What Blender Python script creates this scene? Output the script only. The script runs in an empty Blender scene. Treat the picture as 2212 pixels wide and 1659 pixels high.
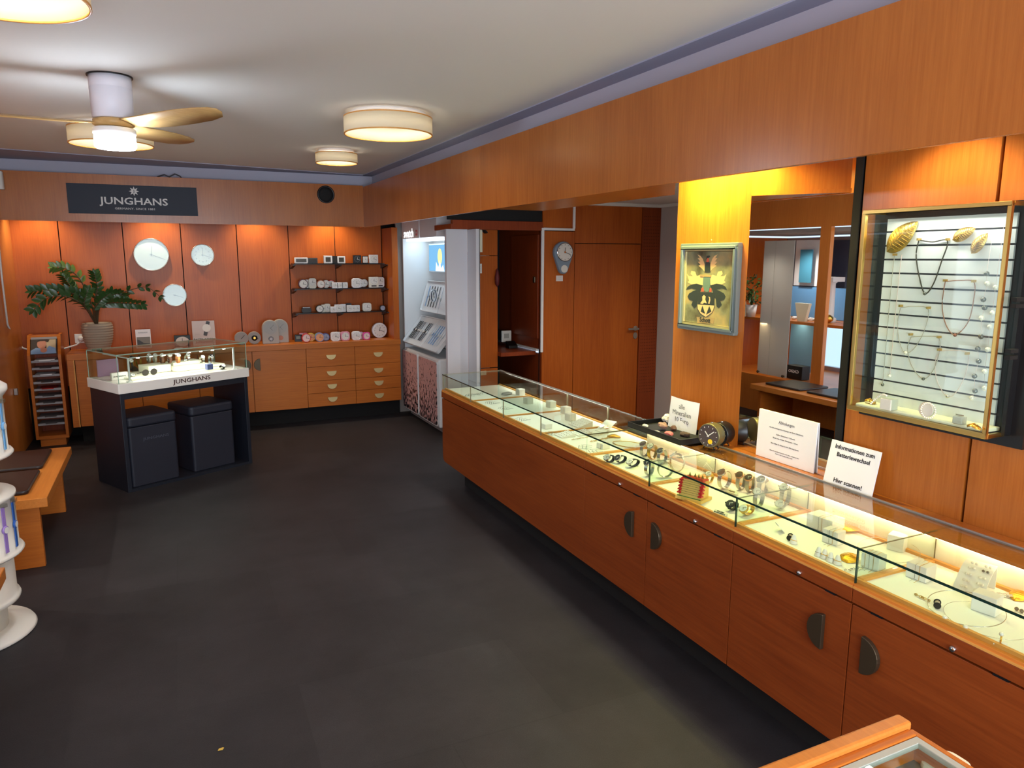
import bpy, bmesh, math, random
from mathutils import Vector, Matrix
PI=math.pi; sin=math.sin; cos=math.cos
random.seed(7)
SC=bpy.context.scene
COL=SC.collection
# ------------------------------------------------------------------ camera
W,H,FPX=2212,1659,1578.6
YAW,PIT,ROL=0.44213682,0.17111836,-0.00193413
EYE=Vector((0,0,1.75))
fw=Vector((sin(YAW)*cos(PIT),cos(YAW)*cos(PIT),-sin(PIT)))
rt=Vector((cos(YAW),-sin(YAW),0)); dn=fw.cross(rt)
RT=rt*cos(ROL)+dn*sin(ROL); DN=-rt*sin(ROL)+dn*cos(ROL)
cd=bpy.data.cameras.new('camera'); cam=bpy.data.objects.new('camera',cd); COL.objects.link(cam)
m=Matrix((RT,-DN,-fw)).transposed().to_4x4(); m.translation=EYE
cam.matrix_world=m; cd.sensor_width=36; cd.lens=36*FPX/W; cd.clip_start=.02; cd.clip_end=100
SC.camera=cam
def ray(x,y): return RT*((x-W/2)/FPX)+DN*((y-H/2)/FPX)+fw
def AZ(x,y,z): d=ray(x,y); return EYE+d*((z-EYE.z)/d.z)
def AX(x,y,X): d=ray(x,y); return EYE+d*(X/d.x)
def AY(x,y,Y): d=ray(x,y); return EYE+d*(Y/d.y)
# ------------------------------------------------------------------ materials
def lin(c):
    return tuple(((v/255)/12.92 if v/255<=.04045 else ((v/255+.055)/1.055)**2.4) for v in c)+(1,)
MATS={}
def mat(name,rgb,rough=.5,metal=0,spec=.5,bump=0,bscale=200,emit=None,estr=0,alpha=1):
    if name in MATS: return MATS[name]
    M=bpy.data.materials.new(name); M.use_nodes=True; N=M.node_tree.nodes; Lk=M.node_tree.links
    b=N['Principled BSDF']; b.inputs['Base Color'].default_value=lin(rgb); b.inputs['Roughness'].default_value=rough
    b.inputs['Metallic'].default_value=metal; b.inputs['Specular IOR Level'].default_value=spec
    if emit: b.inputs['Emission Color'].default_value=lin(emit); b.inputs['Emission Strength'].default_value=estr
    if bump:
        t=N.new('ShaderNodeTexNoise'); t.inputs['Scale'].default_value=bscale; t.inputs['Detail'].default_value=3
        c=N.new('ShaderNodeTexCoord'); Lk.new(c.outputs['Object'],t.inputs['Vector'])
        u=N.new('ShaderNodeBump'); u.inputs['Strength'].default_value=bump; u.inputs['Distance'].default_value=.002
        Lk.new(t.outputs['Fac'],u.inputs['Height']); Lk.new(u.outputs['Normal'],b.inputs['Normal'])
    MATS[name]=M; return M
def wood(name,c1,c2,axis='Z',rough=.34,scale=1.0,spec=.35):
    M=bpy.data.materials.new(name); M.use_nodes=True; N=M.node_tree.nodes; Lk=M.node_tree.links
    b=N['Principled BSDF']; b.inputs['Roughness'].default_value=rough; b.inputs['Specular IOR Level'].default_value=spec
    g=N.new('ShaderNodeNewGeometry'); mp=N.new('ShaderNodeMapping'); Lk.new(g.outputs['Position'],mp.inputs['Vector'])
    k=[55*scale]*3; k['XYZ'.index(axis)]=2.2*scale; mp.inputs['Scale'].default_value=k
    n=N.new('ShaderNodeTexNoise'); n.inputs['Scale'].default_value=1.6; n.inputs['Detail'].default_value=7; n.inputs['Roughness'].default_value=.65; Lk.new(mp.outputs['Vector'],n.inputs['Vector'])
    mp2=N.new('ShaderNodeMapping'); Lk.new(g.outputs['Position'],mp2.inputs['Vector'])
    k2=[5.0*scale]*3; k2['XYZ'.index(axis)]=.7*scale; mp2.inputs['Scale'].default_value=k2
    n2=N.new('ShaderNodeTexNoise'); n2.inputs['Scale'].default_value=1; n2.inputs['Detail'].default_value=3; Lk.new(mp2.outputs['Vector'],n2.inputs['Vector'])
    a=N.new('ShaderNodeMath'); a.operation='MULTIPLY_ADD'; a.inputs[1].default_value=.55; Lk.new(n.outputs['Fac'],a.inputs[0])
    a2=N.new('ShaderNodeMath'); a2.operation='MULTIPLY'; a2.inputs[1].default_value=.45; Lk.new(n2.outputs['Fac'],a2.inputs[0]); Lk.new(a2.outputs[0],a.inputs[2])
    r=N.new('ShaderNodeValToRGB'); r.color_ramp.elements[0].position=.3; r.color_ramp.elements[1].position=.68
    r.color_ramp.elements[0].color=lin(c2); r.color_ramp.elements[1].color=lin(c1); Lk.new(a.outputs[0],r.inputs['Fac'])
    Lk.new(r.outputs['Color'],b.inputs['Base Color'])
    u=N.new('ShaderNodeBump'); u.inputs['Strength'].default_value=.06; u.inputs['Distance'].default_value=.002; Lk.new(n.outputs['Fac'],u.inputs['Height']); Lk.new(u.outputs['Normal'],b.inputs['Normal'])
    MATS[name]=M; return M
def glow(name,rgb,s):
    if name in MATS: return MATS[name]
    M=bpy.data.materials.new(name); M.use_nodes=True; N=M.node_tree.nodes; N.remove(N['Principled BSDF'])
    e=N.new('ShaderNodeEmission'); e.inputs['Color'].default_value=lin(rgb); e.inputs['Strength'].default_value=s
    M.node_tree.links.new(e.outputs[0],N['Material Output'].inputs['Surface']); MATS[name]=M; return M
def pane(name,tint,refl=1.0,rough=0.0):
    M=bpy.data.materials.new(name); M.use_nodes=True; N=M.node_tree.nodes; Lk=M.node_tree.links; N.remove(N['Principled BSDF'])
    t=N.new('ShaderNodeBsdfTransparent'); t.inputs['Color'].default_value=lin(tint)
    g=N.new('ShaderNodeBsdfGlossy'); g.inputs['Roughness'].default_value=rough
    f=N.new('ShaderNodeLayerWeight'); f.inputs['Blend'].default_value=.5
    pw=N.new('ShaderNodeMath'); pw.operation='POWER'; pw.inputs[1].default_value=4.2; Lk.new(f.outputs['Facing'],pw.inputs[0])
    mu=N.new('ShaderNodeMath'); mu.operation='MULTIPLY_ADD'; mu.inputs[1].default_value=.75*refl; mu.inputs[2].default_value=.028*refl; mu.use_clamp=True; Lk.new(pw.outputs[0],mu.inputs[0])
    x=N.new('ShaderNodeMixShader'); Lk.new(mu.outputs[0],x.inputs[0]); Lk.new(t.outputs[0],x.inputs[1]); Lk.new(g.outputs[0],x.inputs[2])
    Lk.new(x.outputs[0],N['Material Output'].inputs['Surface']); MATS[name]=M; return M
def trans(name,rgb,tr=.5):
    M=bpy.data.materials.new(name); M.use_nodes=True; N=M.node_tree.nodes; Lk=M.node_tree.links; N.remove(N['Principled BSDF'])
    d=N.new('ShaderNodeBsdfDiffuse'); d.inputs['Color'].default_value=lin(rgb); t=N.new('ShaderNodeBsdfTranslucent'); t.inputs['Color'].default_value=lin(rgb)
    x=N.new('ShaderNodeMixShader'); x.inputs[0].default_value=tr; Lk.new(d.outputs[0],x.inputs[1]); Lk.new(t.outputs[0],x.inputs[2])
    Lk.new(x.outputs[0],N['Material Output'].inputs['Surface']); MATS[name]=M; return M
wPanel=wood('wood_panel',(188,98,32),(154,70,19),'Z',spec=.28)
wFascia=wood('wood_fascia',(182,108,42),(150,80,25),'Z',rough=.27,spec=.5)
wCounter=wood('wood_counter',(150,72,26),(114,47,14),'Y',rough=.36)
wCab=wood('wood_cabinet',(206,118,40),(174,90,26),'X',rough=.35)
wLight=wood('wood_bench',(216,134,58),(190,108,40),'Y',rough=.32)
wDark=wood('wood_dark',(150,64,26),(112,42,15),'Z',rough=.4)
wTrim=wood('wood_trim',(226,164,84),(204,138,62),'Y',rough=.4)
white=mat('white_paint',(232,230,228),.5); cream=mat('cream_board',(238,232,205),.7); offw=mat('off_white_plastic',(226,224,218),.35)
lav=mat('lavender_plaster',(182,182,198),.8); ceilw=mat('ceiling_white',(222,220,216),.85,bump=.05,bscale=60)
colw=mat('column_paint',(206,204,210),.6); greyw=mat('grey_wall',(196,186,180),.7)
trayc=mat('tray_cream',(236,234,220),.7); black=mat('black_plastic',(16,16,18),.35); blackm=mat('black_matte',(14,14,15),.8); groove=mat('groove_black',(10,8,8),.9)
navy=mat('navy_black_lacquer',(26,30,40),.42); dnavy=mat('sign_navy',(28,38,54),.6); leath=mat('black_leather',(34,26,26),.38,bump=.15,bscale=500)
stoolm=mat('stool_leatherette',(30,32,44),.55,bump=.1,bscale=400)
brass=mat('brass',(206,170,98),.28,1); goldm=mat('gold_metal',(226,178,84),.3,1); chrome=mat('chrome',(210,210,212),.12,1); steel=mat('brushed_steel',(176,174,170),.32,1)
bronze=mat('dark_bronze',(88,74,56),.4,.7); brassc=mat('pale_brass_satin',(222,196,140),.42,.6)
silverm=mat('silver_metal',(200,196,186),.25,1); alum=mat('aluminium',(190,192,194),.35,.9)
dialw=mat('dial_white',(226,222,214),.5); dialg=mat('dial_silver',(196,194,188),.4); dialk=mat('dial_black',(26,26,32),.4); dialgr=mat('dial_grey',(168,166,160),.5)
handk=mat('hand_dark',(40,40,42),.5); handg=mat('hand_grey',(120,118,114),.4,.5)
grey=mat('warm_grey_plastic',(158,150,142),.55); dgrey=mat('dark_grey_plastic',(62,62,64),.5); gpot=mat('ribbed_clay',(166,148,128),.8,bump=.3,bscale=90)
leafm=mat('leaf_green',(52,84,40),.3); leafl=mat('leaf_light',(100,128,60),.3); stemm=mat('stem_brown',(84,66,44),.6); soil=mat('soil',(40,28,20),.95)
mirror=mat('mirror_silver',(235,235,235),.01,1)
glass=pane('clear_glass',(244,250,247),1.0); glassd=pane('greenish_glass',(232,244,238),1.15); frost=trans('frosted_acrylic',(214,212,206),.55)
gedge=mat('glass_edge_green',(22,48,40),.2); gedgel=mat('glass_edge_light',(150,180,160),.2)
pink=mat('pink_lacquer',(222,170,168),.5); plastic=pane('clear_acrylic',(236,238,236),1.6)
pearlw=mat('pearl_white',(236,228,212),.2,.1); pearlk=mat('pearl_grey',(112,112,104),.18,.7)
fabric=trans('lamp_fabric',(238,230,208),.36); paper=mat('paper_white',(236,236,238),.7); ink=mat('ink_dark',(44,40,44),.7)
# ------------------------------------------------------------------ mesh builder
class B:
    def __init__(s): s.v=[]; s.f=[]; s.mi=[]; s.sm=[]; s.m=Matrix.Identity(4); s.k=0
    def at(s,x=0,y=0,z=0,rx=0,ry=0,rz=0):
        s.m=Matrix.Translation((x,y,z))@Matrix.Rotation(rz,4,'Z')@Matrix.Rotation(ry,4,'Y')@Matrix.Rotation(rx,4,'X'); return s
    def add(s,vs,fs,smooth=False):
        o=len(s.v); s.v+=[tuple(s.m@Vector(p)) for p in vs]
        for f in fs: s.f.append([i+o for i in f]); s.mi.append(s.k); s.sm.append(smooth)
        return s
    def box(s,x0,x1,y0,y1,z0,z1):
        if x0>x1:x0,x1=x1,x0
        if y0>y1:y0,y1=y1,y0
        if z0>z1:z0,z1=z1,z0
        return s.add([(x0,y0,z0),(x1,y0,z0),(x1,y1,z0),(x0,y1,z0),(x0,y0,z1),(x1,y0,z1),(x1,y1,z1),(x0,y1,z1)],[(0,3,2,1),(4,5,6,7),(0,1,5,4),(1,2,6,5),(2,3,7,6),(3,0,4,7)])
    def prism(s,pts,z0,z1,smooth=False):
        n=len(pts); return s.add([(x,y,z0) for x,y in pts]+[(x,y,z1) for x,y in pts],[list(range(n))[::-1],list(range(n,2*n))]).add([(x,y,z0) for x,y in pts]+[(x,y,z1) for x,y in pts],[(i,(i+1)%n,n+(i+1)%n,n+i) for i in range(n)],smooth)
    def lathe(s,prof,n=32,caps=True):
        vs=[(r*cos(2*PI*i/n),r*sin(2*PI*i/n),z) for r,z in prof for i in range(n)]; fs=[]
        for j in range(len(prof)-1):
            for i in range(n): fs.append((j*n+i,j*n+(i+1)%n,(j+1)*n+(i+1)%n,(j+1)*n+i))
        s.add(vs,fs,True)
        if caps:
            for j,fl in ((0,True),(len(prof)-1,False)):
                if prof[j][0]>1e-5:
                    ring=[vs[j*n+i] for i in range(n)]; s.add(ring,[list(range(n))[::-1] if fl else list(range(n))])
        return s
    def cyl(s,r,z0,z1,n=32): return s.lathe([(r,z0),(r,z1)],n)
    def ball(s,r,n=16,sz=1): return s.lathe([(max(1e-4,r*sin(PI*j/10)),-r*cos(PI*j/10)*sz) for j in range(11)],n,False)
    def tube(s,pts,r,n=8,closed=False):
        pts=[Vector(p) for p in pts]; N=len(pts); vs=[]; fs=[]; up=Vector((0,0,1))
        for i,p in enumerate(pts):
            if closed: t=(pts[(i+1)%N]-pts[i-1])
            else: t=pts[min(i+1,N-1)]-pts[max(i-1,0)]
            t.normalize(); a=t.cross(up)
            if a.length<.05: a=t.cross(Vector((0,1,0)))
            a.normalize(); b2=t.cross(a); rr=r[i] if isinstance(r,(list,tuple)) else r
            vs+=[tuple(p+a*rr*cos(2*PI*k/n)+b2*rr*sin(2*PI*k/n)) for k in range(n)]
        for i in range(N if closed else N-1):
            j=(i+1)%N
            for k in range(n): fs.append((i*n+k,i*n+(k+1)%n,j*n+(k+1)%n,j*n+k))
        if not closed: fs+=[list(range(n)),list(range((N-1)*n,N*n))[::-1]]
        return s.add(vs,fs,True)
    def ribbon(s,pts,w,t,wdir=(0,1,0),closed=False):
        # flat band: pts is the centre line, width w along wdir, thickness t
        pts=[Vector(p) for p in pts]; N=len(pts); wd=Vector(wdir).normalized(); vs=[]; fs=[]
        for i,p in enumerate(pts):
            tt=(pts[(i+1)%N]-pts[i-1]) if closed else (pts[min(i+1,N-1)]-pts[max(i-1,0)])
            nn=tt.cross(wd).normalized()
            vs+=[tuple(p+wd*w/2+nn*t/2),tuple(p-wd*w/2+nn*t/2),tuple(p-wd*w/2-nn*t/2),tuple(p+wd*w/2-nn*t/2)]
        for i in range(N if closed else N-1):
            j=(i+1)%N
            for k in range(4): fs.append((i*4+k,i*4+(k+1)%4,j*4+(k+1)%4,j*4+k))
        if not closed: fs+=[[0,1,2,3],[4*N-1,4*N-2,4*N-3,4*N-4]]
        return s.add(vs,fs)
    def mesh(s,name,mats,bev=0,seg=2):
        me=bpy.data.meshes.new(name); me.from_pydata(s.v,[],s.f)
        for mm in (mats if isinstance(mats,(list,tuple)) else [mats]): me.materials.append(mm)
        for p,i,sm in zip(me.polygons,s.mi,s.sm): p.material_index=i; p.use_smooth=sm
        bm=bmesh.new(); bm.from_mesh(me); bmesh.ops.remove_doubles(bm,verts=bm.verts,dist=1e-5)
        bmesh.ops.recalc_face_normals(bm,faces=bm.faces)
        if bev:
            es=[e for e in bm.edges if len(e.link_faces)==2 and e.calc_face_angle(0)>.5]
            bmesh.ops.bevel(bm,geom=es,offset=bev,segments=seg,affect='EDGES',profile=.5,clamp_overlap=True)
        bm.to_mesh(me); bm.free(); me.update(); return me
def rr(w,h,r,n=5):
    o=[]
    for cx,cy,a in ((w/2-r,h/2-r,0),(-w/2+r,h/2-r,PI/2),(-w/2+r,-h/2+r,PI),(w/2-r,-h/2+r,1.5*PI)):
        for i in range(n+1): o.append((cx+r*cos(a+PI/2*i/n),cy+r*sin(a+PI/2*i/n)))
    return o
def circ(r,n=28,sx=1,sy=1): return [(r*sx*cos(2*PI*i/n),r*sy*sin(2*PI*i/n)) for i in range(n)]
def link(o,parent=None):
    COL.objects.link(o)
    if parent is not None: o.parent=parent
    return o
def O(name,b,mats,parent=None,bev=0,seg=2,label=None):
    o=bpy.data.objects.new(name,b.mesh(name,mats,bev,seg)); link(o,parent)
    if label: o['label']=label
    return o
def T(name,label,cat,loc=(0,0,0),rz=0,group=None,rx=0,ry=0):
    o=bpy.data.objects.new(name,None); o.empty_display_size=.05; link(o); o.location=loc; o.rotation_euler=(rx,ry,rz)
    o['label']=label; o['category']=cat
    if group:o['group']=group
    return o
def tag(o,label,cat,group=None,kind=None):
    o['label']=label; o['category']=cat
    if group:o['group']=group
    if kind:o['kind']=kind
    return o
def S(name,b,mats,bev=0,label=None,parent=None):
    o=O(name,b,mats,parent,bev)
    if parent is None: o['kind']='structure'
    if label:o['label']=label
    return o
def dup(root,loc,rz=None,label=None,group=None):
    r=root.copy(); COL.objects.link(r); r.location=loc
    if rz is not None: r.rotation_euler=(root.rotation_euler.x,root.rotation_euler.y,rz)
    if label:r['label']=label
    if group:r['group']=group
    for ch in list(root.children):
        c=ch.copy(); COL.objects.link(c); c.parent=r
        for g in list(ch.children):
            d=g.copy(); COL.objects.link(d); d.parent=c
    return r
def text(name,s,size,mt,parent=None,loc=(0,0,0),rot=(PI/2,0,0),sx=1,ext=.0006,bold=0,align='CENTER',sp=1,lsp=1):
    cu=bpy.data.curves.new('t','FONT'); cu.body=s; cu.size=size; cu.align_x=align; cu.align_y='CENTER'; cu.extrude=ext; cu.offset=bold; cu.space_character=sp; cu.space_line=lsp; cu.resolution_u=2
    to=bpy.data.objects.new('t',cu); COL.objects.link(to); dg=bpy.context.evaluated_depsgraph_get()
    me=bpy.data.meshes.new_from_object(to.evaluated_get(dg)); bpy.data.objects.remove(to); bpy.data.curves.remove(cu)
    R=Matrix.Rotation(rot[2],4,'Z')@Matrix.Rotation(rot[1],4,'Y')@Matrix.Rotation(rot[0],4,'X')
    me.transform(Matrix.Translation(loc)@R@Matrix.Diagonal((sx,1,1,1))); me.materials.clear(); me.materials.append(mt)
    o=bpy.data.objects.new(name,me); link(o,parent); return o
def area(name,loc,size,power,col,rot=(0,0,0),sy=None,spread=None):
    l=bpy.data.lights.new(name,'AREA'); l.energy=power; l.color=col[:3]; l.size=size
    if sy: l.shape='RECTANGLE'; l.size_y=sy
    else: l.shape='DISK'
    if spread: l.spread=spread
    o=bpy.data.objects.new(name,l); link(o); o.location=loc; o.rotation_euler=rot; return o
def spot(name,loc,power,col,angle,blend=.6,rot=(0,0,0),rad=.03):
    l=bpy.data.lights.new(name,'SPOT'); l.energy=power; l.color=col[:3]; l.spot_size=angle; l.spot_blend=blend; l.shadow_soft_size=rad
    o=bpy.data.objects.new(name,l); link(o); o.location=loc; o.rotation_euler=rot; return o
# ------------------------------------------------------------------ floor
def floor_mat():
    M=bpy.data.materials.new('carpet_tiles'); M.use_nodes=True; N=M.node_tree.nodes; Lk=M.node_tree.links; b=N['Principled BSDF']
    b.inputs['Roughness'].default_value=.58; b.inputs['Specular IOR Level'].default_value=.3
    g=N.new('ShaderNodeNewGeometry'); mp=N.new('ShaderNodeMapping'); mp.inputs['Rotation'].default_value=(0,0,.02); mp.inputs['Location'].default_value=(.13,.2,0); Lk.new(g.outputs['Position'],mp.inputs['Vector'])
    br=N.new('ShaderNodeTexBrick'); br.offset=.5; br.inputs['Scale'].default_value=1; br.inputs['Mortar Size'].default_value=.003; br.inputs['Mortar Smooth'].default_value=.5; br.inputs['Bias'].default_value=0
    br.inputs['Brick Width'].default_value=.92; br.inputs['Row Height'].default_value=.62
    br.inputs['Color1'].default_value=lin((45,42,44)); br.inputs['Color2'].default_value=lin((38,35,37)); br.inputs['Mortar'].default_value=lin((38,36,37)); Lk.new(mp.outputs['Vector'],br.inputs['Vector'])
    n=N.new('ShaderNodeTexNoise'); n.inputs['Scale'].default_value=2.2; n.inputs['Detail'].default_value=8; n.inputs['Roughness'].default_value=.7; Lk.new(g.outputs['Position'],n.inputs['Vector'])
    n2=N.new('ShaderNodeTexNoise'); n2.inputs['Scale'].default_value=260; n2.inputs['Detail'].default_value=2; Lk.new(g.outputs['Position'],n2.inputs['Vector'])
    r=N.new('ShaderNodeMapRange'); r.inputs['From Min'].default_value=.3; r.inputs['From Max'].default_value=.7; r.inputs['To Min'].default_value=.7; r.inputs['To Max'].default_value=1.35; Lk.new(n.outputs['Fac'],r.inputs['Value'])
    r2=N.new('ShaderNodeMapRange'); r2.inputs['From Min'].default_value=.3; r2.inputs['From Max'].default_value=.7; r2.inputs['To Min'].default_value=.8; r2.inputs['To Max'].default_value=1.2; Lk.new(n2.outputs['Fac'],r2.inputs['Value'])
    mu=N.new('ShaderNodeMath'); mu.operation='MULTIPLY'; Lk.new(r.outputs[0],mu.inputs[0]); Lk.new(r2.outputs[0],mu.inputs[1])
    x=N.new('ShaderNodeVectorMath'); x.operation='SCALE'; Lk.new(br.outputs['Color'],x.inputs[0]); Lk.new(mu.outputs[0],x.inputs['Scale']); Lk.new(x.outputs[0],b.inputs['Base Color'])
    u=N.new('ShaderNodeBump'); u.inputs['Strength'].default_value=.25; u.inputs['Distance'].default_value=.002; Lk.new(n2.outputs['Fac'],u.inputs['Height']); Lk.new(u.outputs['Normal'],b.inputs['Normal'])
    return M
S('floor',B().box(-3.2,6.5,-1.8,8.7,-.1,0),floor_mat())
S('ceiling',B().box(-3.2,2.3,-1.8,8.7,2.585,2.7),ceilw)
S('ceiling_shade_band',B().box(1.93,2.04,-1.7,7.73,2.579,2.585).prism([(-1.25,7.05),(2.04,7.68),(2.04,7.73),(-1.25,7.73)],2.579,2.585),mat('lavender_shade_band',(158,160,184),.85),label='grey lavender band round the ceiling edge, its soft shade put into the colour')  # band colour and slanted back wedge stand in for soft shade on the ceiling
S('trim_2',B().box(2.04,2.06,-1.7,7.75,2.3,2.585).box(-1.3,2.04,7.73,7.75,2.3,2.585),lav,label='lavender plaster strip above the wooden fascia')
# fascias
ys=AX(1038,400,1.91).y
S('trim_3',B().box(1.91,1.932,-1.7,ys-.001,2.052,2.458).box(1.91,1.932,ys+.001,7.6,2.052,2.458),wFascia,bev=.001,label='orange wooden fascia board above the counter')
S('trim_4',B().box(-1.26,1.91,7.6,7.622,2.058,2.47),wFascia,label='orange wooden fascia board across the back')
S('trim_5',B().box(1.932,2.45,-1.7,3.16,2.30,2.32).prism([(1.932,2.515),(2.30,2.995),(2.30,4.4),(1.932,4.4)],2.056,2.075).prism([(1.932,2.522),(2.449,3.196),(2.44,3.2),(1.932,2.535)],2.075,2.4),wFascia,label='wooden soffit under the right fascia')
S('trim_6',B().box(-1.26,2.33,7.622,8.25,2.30,2.32).box(1.932,1.95,7.55,7.85,2.06,2.3),wFascia,label='wooden soffit under the back fascia')
# back wall
gx=[-1.26,-.8665,-.326,.194,.7256,1.2457,1.74,2.266]
b=B()
for a,c in zip(gx[:-1],gx[1:]): b.box(a+.0045,c-.0045,8.25,8.27,.5,2.6)
b.k=1; b.box(-1.5,2.9,8.27,8.4,-.05,2.7)
S('wall_back',b,[wPanel,groove])
S('trim_7',B().box(2.27,2.335,7.85,8.25,.857,2.07),wPanel,bev=.002,label='wooden side return at the right end of the back niche')
# right wall : yellow lit panel, black gap, panels
b=B(); b.box(2.45,2.47,2.625,3.16,.8,2.6).box(2.45,2.47,1.527,2.03,.8,2.6).box(2.45,2.47,.9,1.515,.8,2.6).box(2.45,2.47,-1.7,.89,.8,2.6)
b.k=1; b.box(2.47,2.6,-1.7,3.155,0,2.6)
S('wall_right',b,[wFascia,groove])
S('wall_alcove',B().box(4.67,4.8,2.9,6.4,0,2.4).box(2.6,4.8,2.8,2.9,0,2.4).box(2.475,2.6,3.156,3.161,.0,2.4),greyw)
S('ceiling_alcove',B().box(2.3,4.8,2.8,6.5,2.285,2.33),ceilw)
S('trim_8',B().box(2.3,4.67,6.26,6.3,2.255,2.285).box(4.63,4.67,3.0,6.3,2.255,2.285),offw,label='white cornice strip at the alcove ceiling')
S('void_dark_sheets',B().box(2.075,3.4,3.4,8.3,2.5,2.52).box(2.061,2.08,3.18,7.5,2.09,2.5).box(2.34,3.3,6.31,6.32,2.087,2.5),blackm)  # black sheets stand in for the darkness of the open void above the lintel
# door wall in the alcove
b=B(); b.box(3.306,3.654,6.3,6.33,0,2.013-.012).box(3.306,3.64,6.3,6.33,2.013,2.5).box(3.658,4.437,6.3,6.33,1.893,2.4); b.k=1; b.box(3.3,4.8,6.345,6.36,0,2.5)
S('wall_door_side',b,[wPanel,groove])
d=S('door_1',B().box(3.661,4.434,6.3,6.335,0,1.886),wPanel,bev=.0015)
hx=4.396
O('door_handle',B().at(hx,6.3,1.031,rx=PI/2).cyl(.026,0,.008).at(hx,6.3,1.031,rx=PI/2).cyl(.009,0,.05).at().box(hx-.115,hx+.012,6.243,6.259,1.02,1.04),steel,d,.003)
O('key_rosette',B().at(hx,6.3,.955,rx=PI/2).prism(circ(.026,24,1,1.3),0,.008),steel,d,.002)
# perforated acoustic panel
b=B(); b.box(4.442,4.668,6.292,6.325,0,2.26); b.k=1
for i in range(9):
    for j in range(56): b.at(4.468+i*.022,6.2915,.35+j*.033,rx=PI/2).prism(circ(.0034,6),-.0004,.0006)
b.at(); S('wall_perforated',b,[wood('wood_perforated',(150,68,26),(122,48,17),'Z',.4),groove])
# column and white strip beside the niche
S('wall_column',B().box(2.326,2.53,6.3,6.345,0,2.002),colw)
b=B(); b.box(2.531,2.562,6.1,6.3,.62,2.0).box(2.531,2.562,6.1,6.3,0,.612); b.k=1; b.box(2.562,2.568,6.095,6.3,0,2.0)
S('trim_9',b,[colw,groove],bev=.001,label='white panel edge beside the column')
S('ceiling_shade_band0',B().box(2.385,3.3,6.285,6.34,2.003,2.085).box(2.37,2.40,6.29,6.74,2.003,2.05),wDark,bev=.002,label='dark wooden lintel over the niche')
# niche
S('wall_niche_side',B().box(3.3,3.33,6.34,7.3,.86,2.5).box(3.303,3.33,6.31,7.3,0,.82),wDark)
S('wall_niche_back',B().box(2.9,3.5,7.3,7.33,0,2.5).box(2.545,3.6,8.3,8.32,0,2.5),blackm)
S('wall_niche_panel',B().box(2.57,2.92,6.5,6.52,1.77,2.4).box(2.57,2.92,6.5,6.52,.69,1.765).box(2.57,2.92,6.5,6.52,0,.68),wPanel)
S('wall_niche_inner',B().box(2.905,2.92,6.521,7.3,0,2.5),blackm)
# right wall behind swatch display
S('wall_display_niche',B().box(2.83,2.86,6.56,8.3,0,2.5).box(2.36,2.83,7.99,8.02,0,2.5),mat('taupe_wall',(142,134,128),.7))
# ---------------------------------------------------------- left wall with shop window (seen in the mirror)
def wallx(b,y0,y1,z0,z1,x0=-1.30,x1=-1.25): return b.box(x0,x1,y0,y1,z0,z1)
b=B(); wallx(b,-1.7,8.27,2.07,2.6); wallx(b,-1.7,8.27,0,.42); wallx(b,7.0,8.27,.42,2.07); wallx(b,5.435,5.566,.42,2.07); wallx(b,3.3,3.42,.42,2.07); wallx(b,-1.7,1.4,.42,2.07)
S('wall_left',b,wood('wood_left_wall',(216,134,58),(188,106,40),'Z',.32))
S('wall_front',B().box(-1.3,2.5,-1.75,-1.7,0,2.6),wPanel)
S('floor_window_bay',B().box(-2.3,-1.3,1.4,7.0,.36,.42),wLight)
S('ceiling_window_bay',B().box(-2.3,-1.3,1.4,7.0,2.02,2.06),mat('bay_ceiling_grey',(150,146,142),.7))
S('wall_window_bay',B().box(-2.3,-1.3,7.0,7.04,.42,2.0).box(-2.3,-1.3,1.36,1.4,.42,2.0),wPanel)
w=S('window_1',B().box(-2.3,-2.29,1.4,7.0,.42,2.0),glass); 
O('window_frame',B().box(-2.33,-2.27,1.4,7.0,.40,.47).box(-2.33,-2.27,1.4,7.0,1.93,2.0).box(-2.33,-2.27,3.3,3.38,.42,2.0).box(-2.33,-2.27,5.46,5.54,.42,2.0),alum,w)
for i,(y0,y1,lb) in enumerate(((5.92,6.19,'frosted sliding window panel with a round knob next to the post'),(6.195,6.36,'frosted sliding window panel with a round knob further from the post'))):
    t=T('sliding_panel',lb,'sliding panel',(-1.275,y0,.44)); O('panel',B().box(-.004,.004,0,y1-y0,0,1.5),frost,t)
    O('knob',B().at(.004,.03 if i==0 else y1-y0-.03,.02,ry=PI/2).lathe([(.008,0),(.008,.012),(.016,.018),(.016,.026),(.006,.032)],16),bronze,t)
def wthing(nm,lb,cat,b,mt,bev=0): o=O(nm,b,mt,None,bev); return tag(o,lb,cat)
wthing('display_shelf','wooden shelf running through the shop window bay','shelf',B().box(-2.1,-1.42,1.5,6.98,1.03,1.06),wLight)
wthing('bay_back_board','orange wooden board below the shelf at the rear of the window bay','board',B().box(-2.2,-2.17,6.5,6.98,.425,1.02),wLight)
bl=mat('sky_blue_board',(104,164,220),.7); gb=mat('teal_poster',(70,140,170),.6)
wthing('backdrop_board','tall pale blue backdrop board in the shop window','backdrop',B().box(-1.9,-1.88,6.02,6.48,.43,1.0),bl)
wthing('backdrop_board','pale blue backdrop board standing on the window shelf','backdrop',B().box(-1.95,-1.93,5.5,6.66,1.065,1.42),bl)
wthing('window_poster','teal poster hanging above the blue backdrop board','poster',B().box(-1.9,-1.89,6.24,6.42,1.47,1.85),gb)
wthing('window_poster','white paper poster behind the teal poster','poster',B().box(-1.97,-1.96,6.12,6.56,1.43,1.96),paper)
wthing('slate_panel','dark slate panel at the back of the shop window','panel',B().box(-2.26,-2.24,4.6,6.98,1.07,1.96),mat('slate_panel',(70,74,92),.7))
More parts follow.
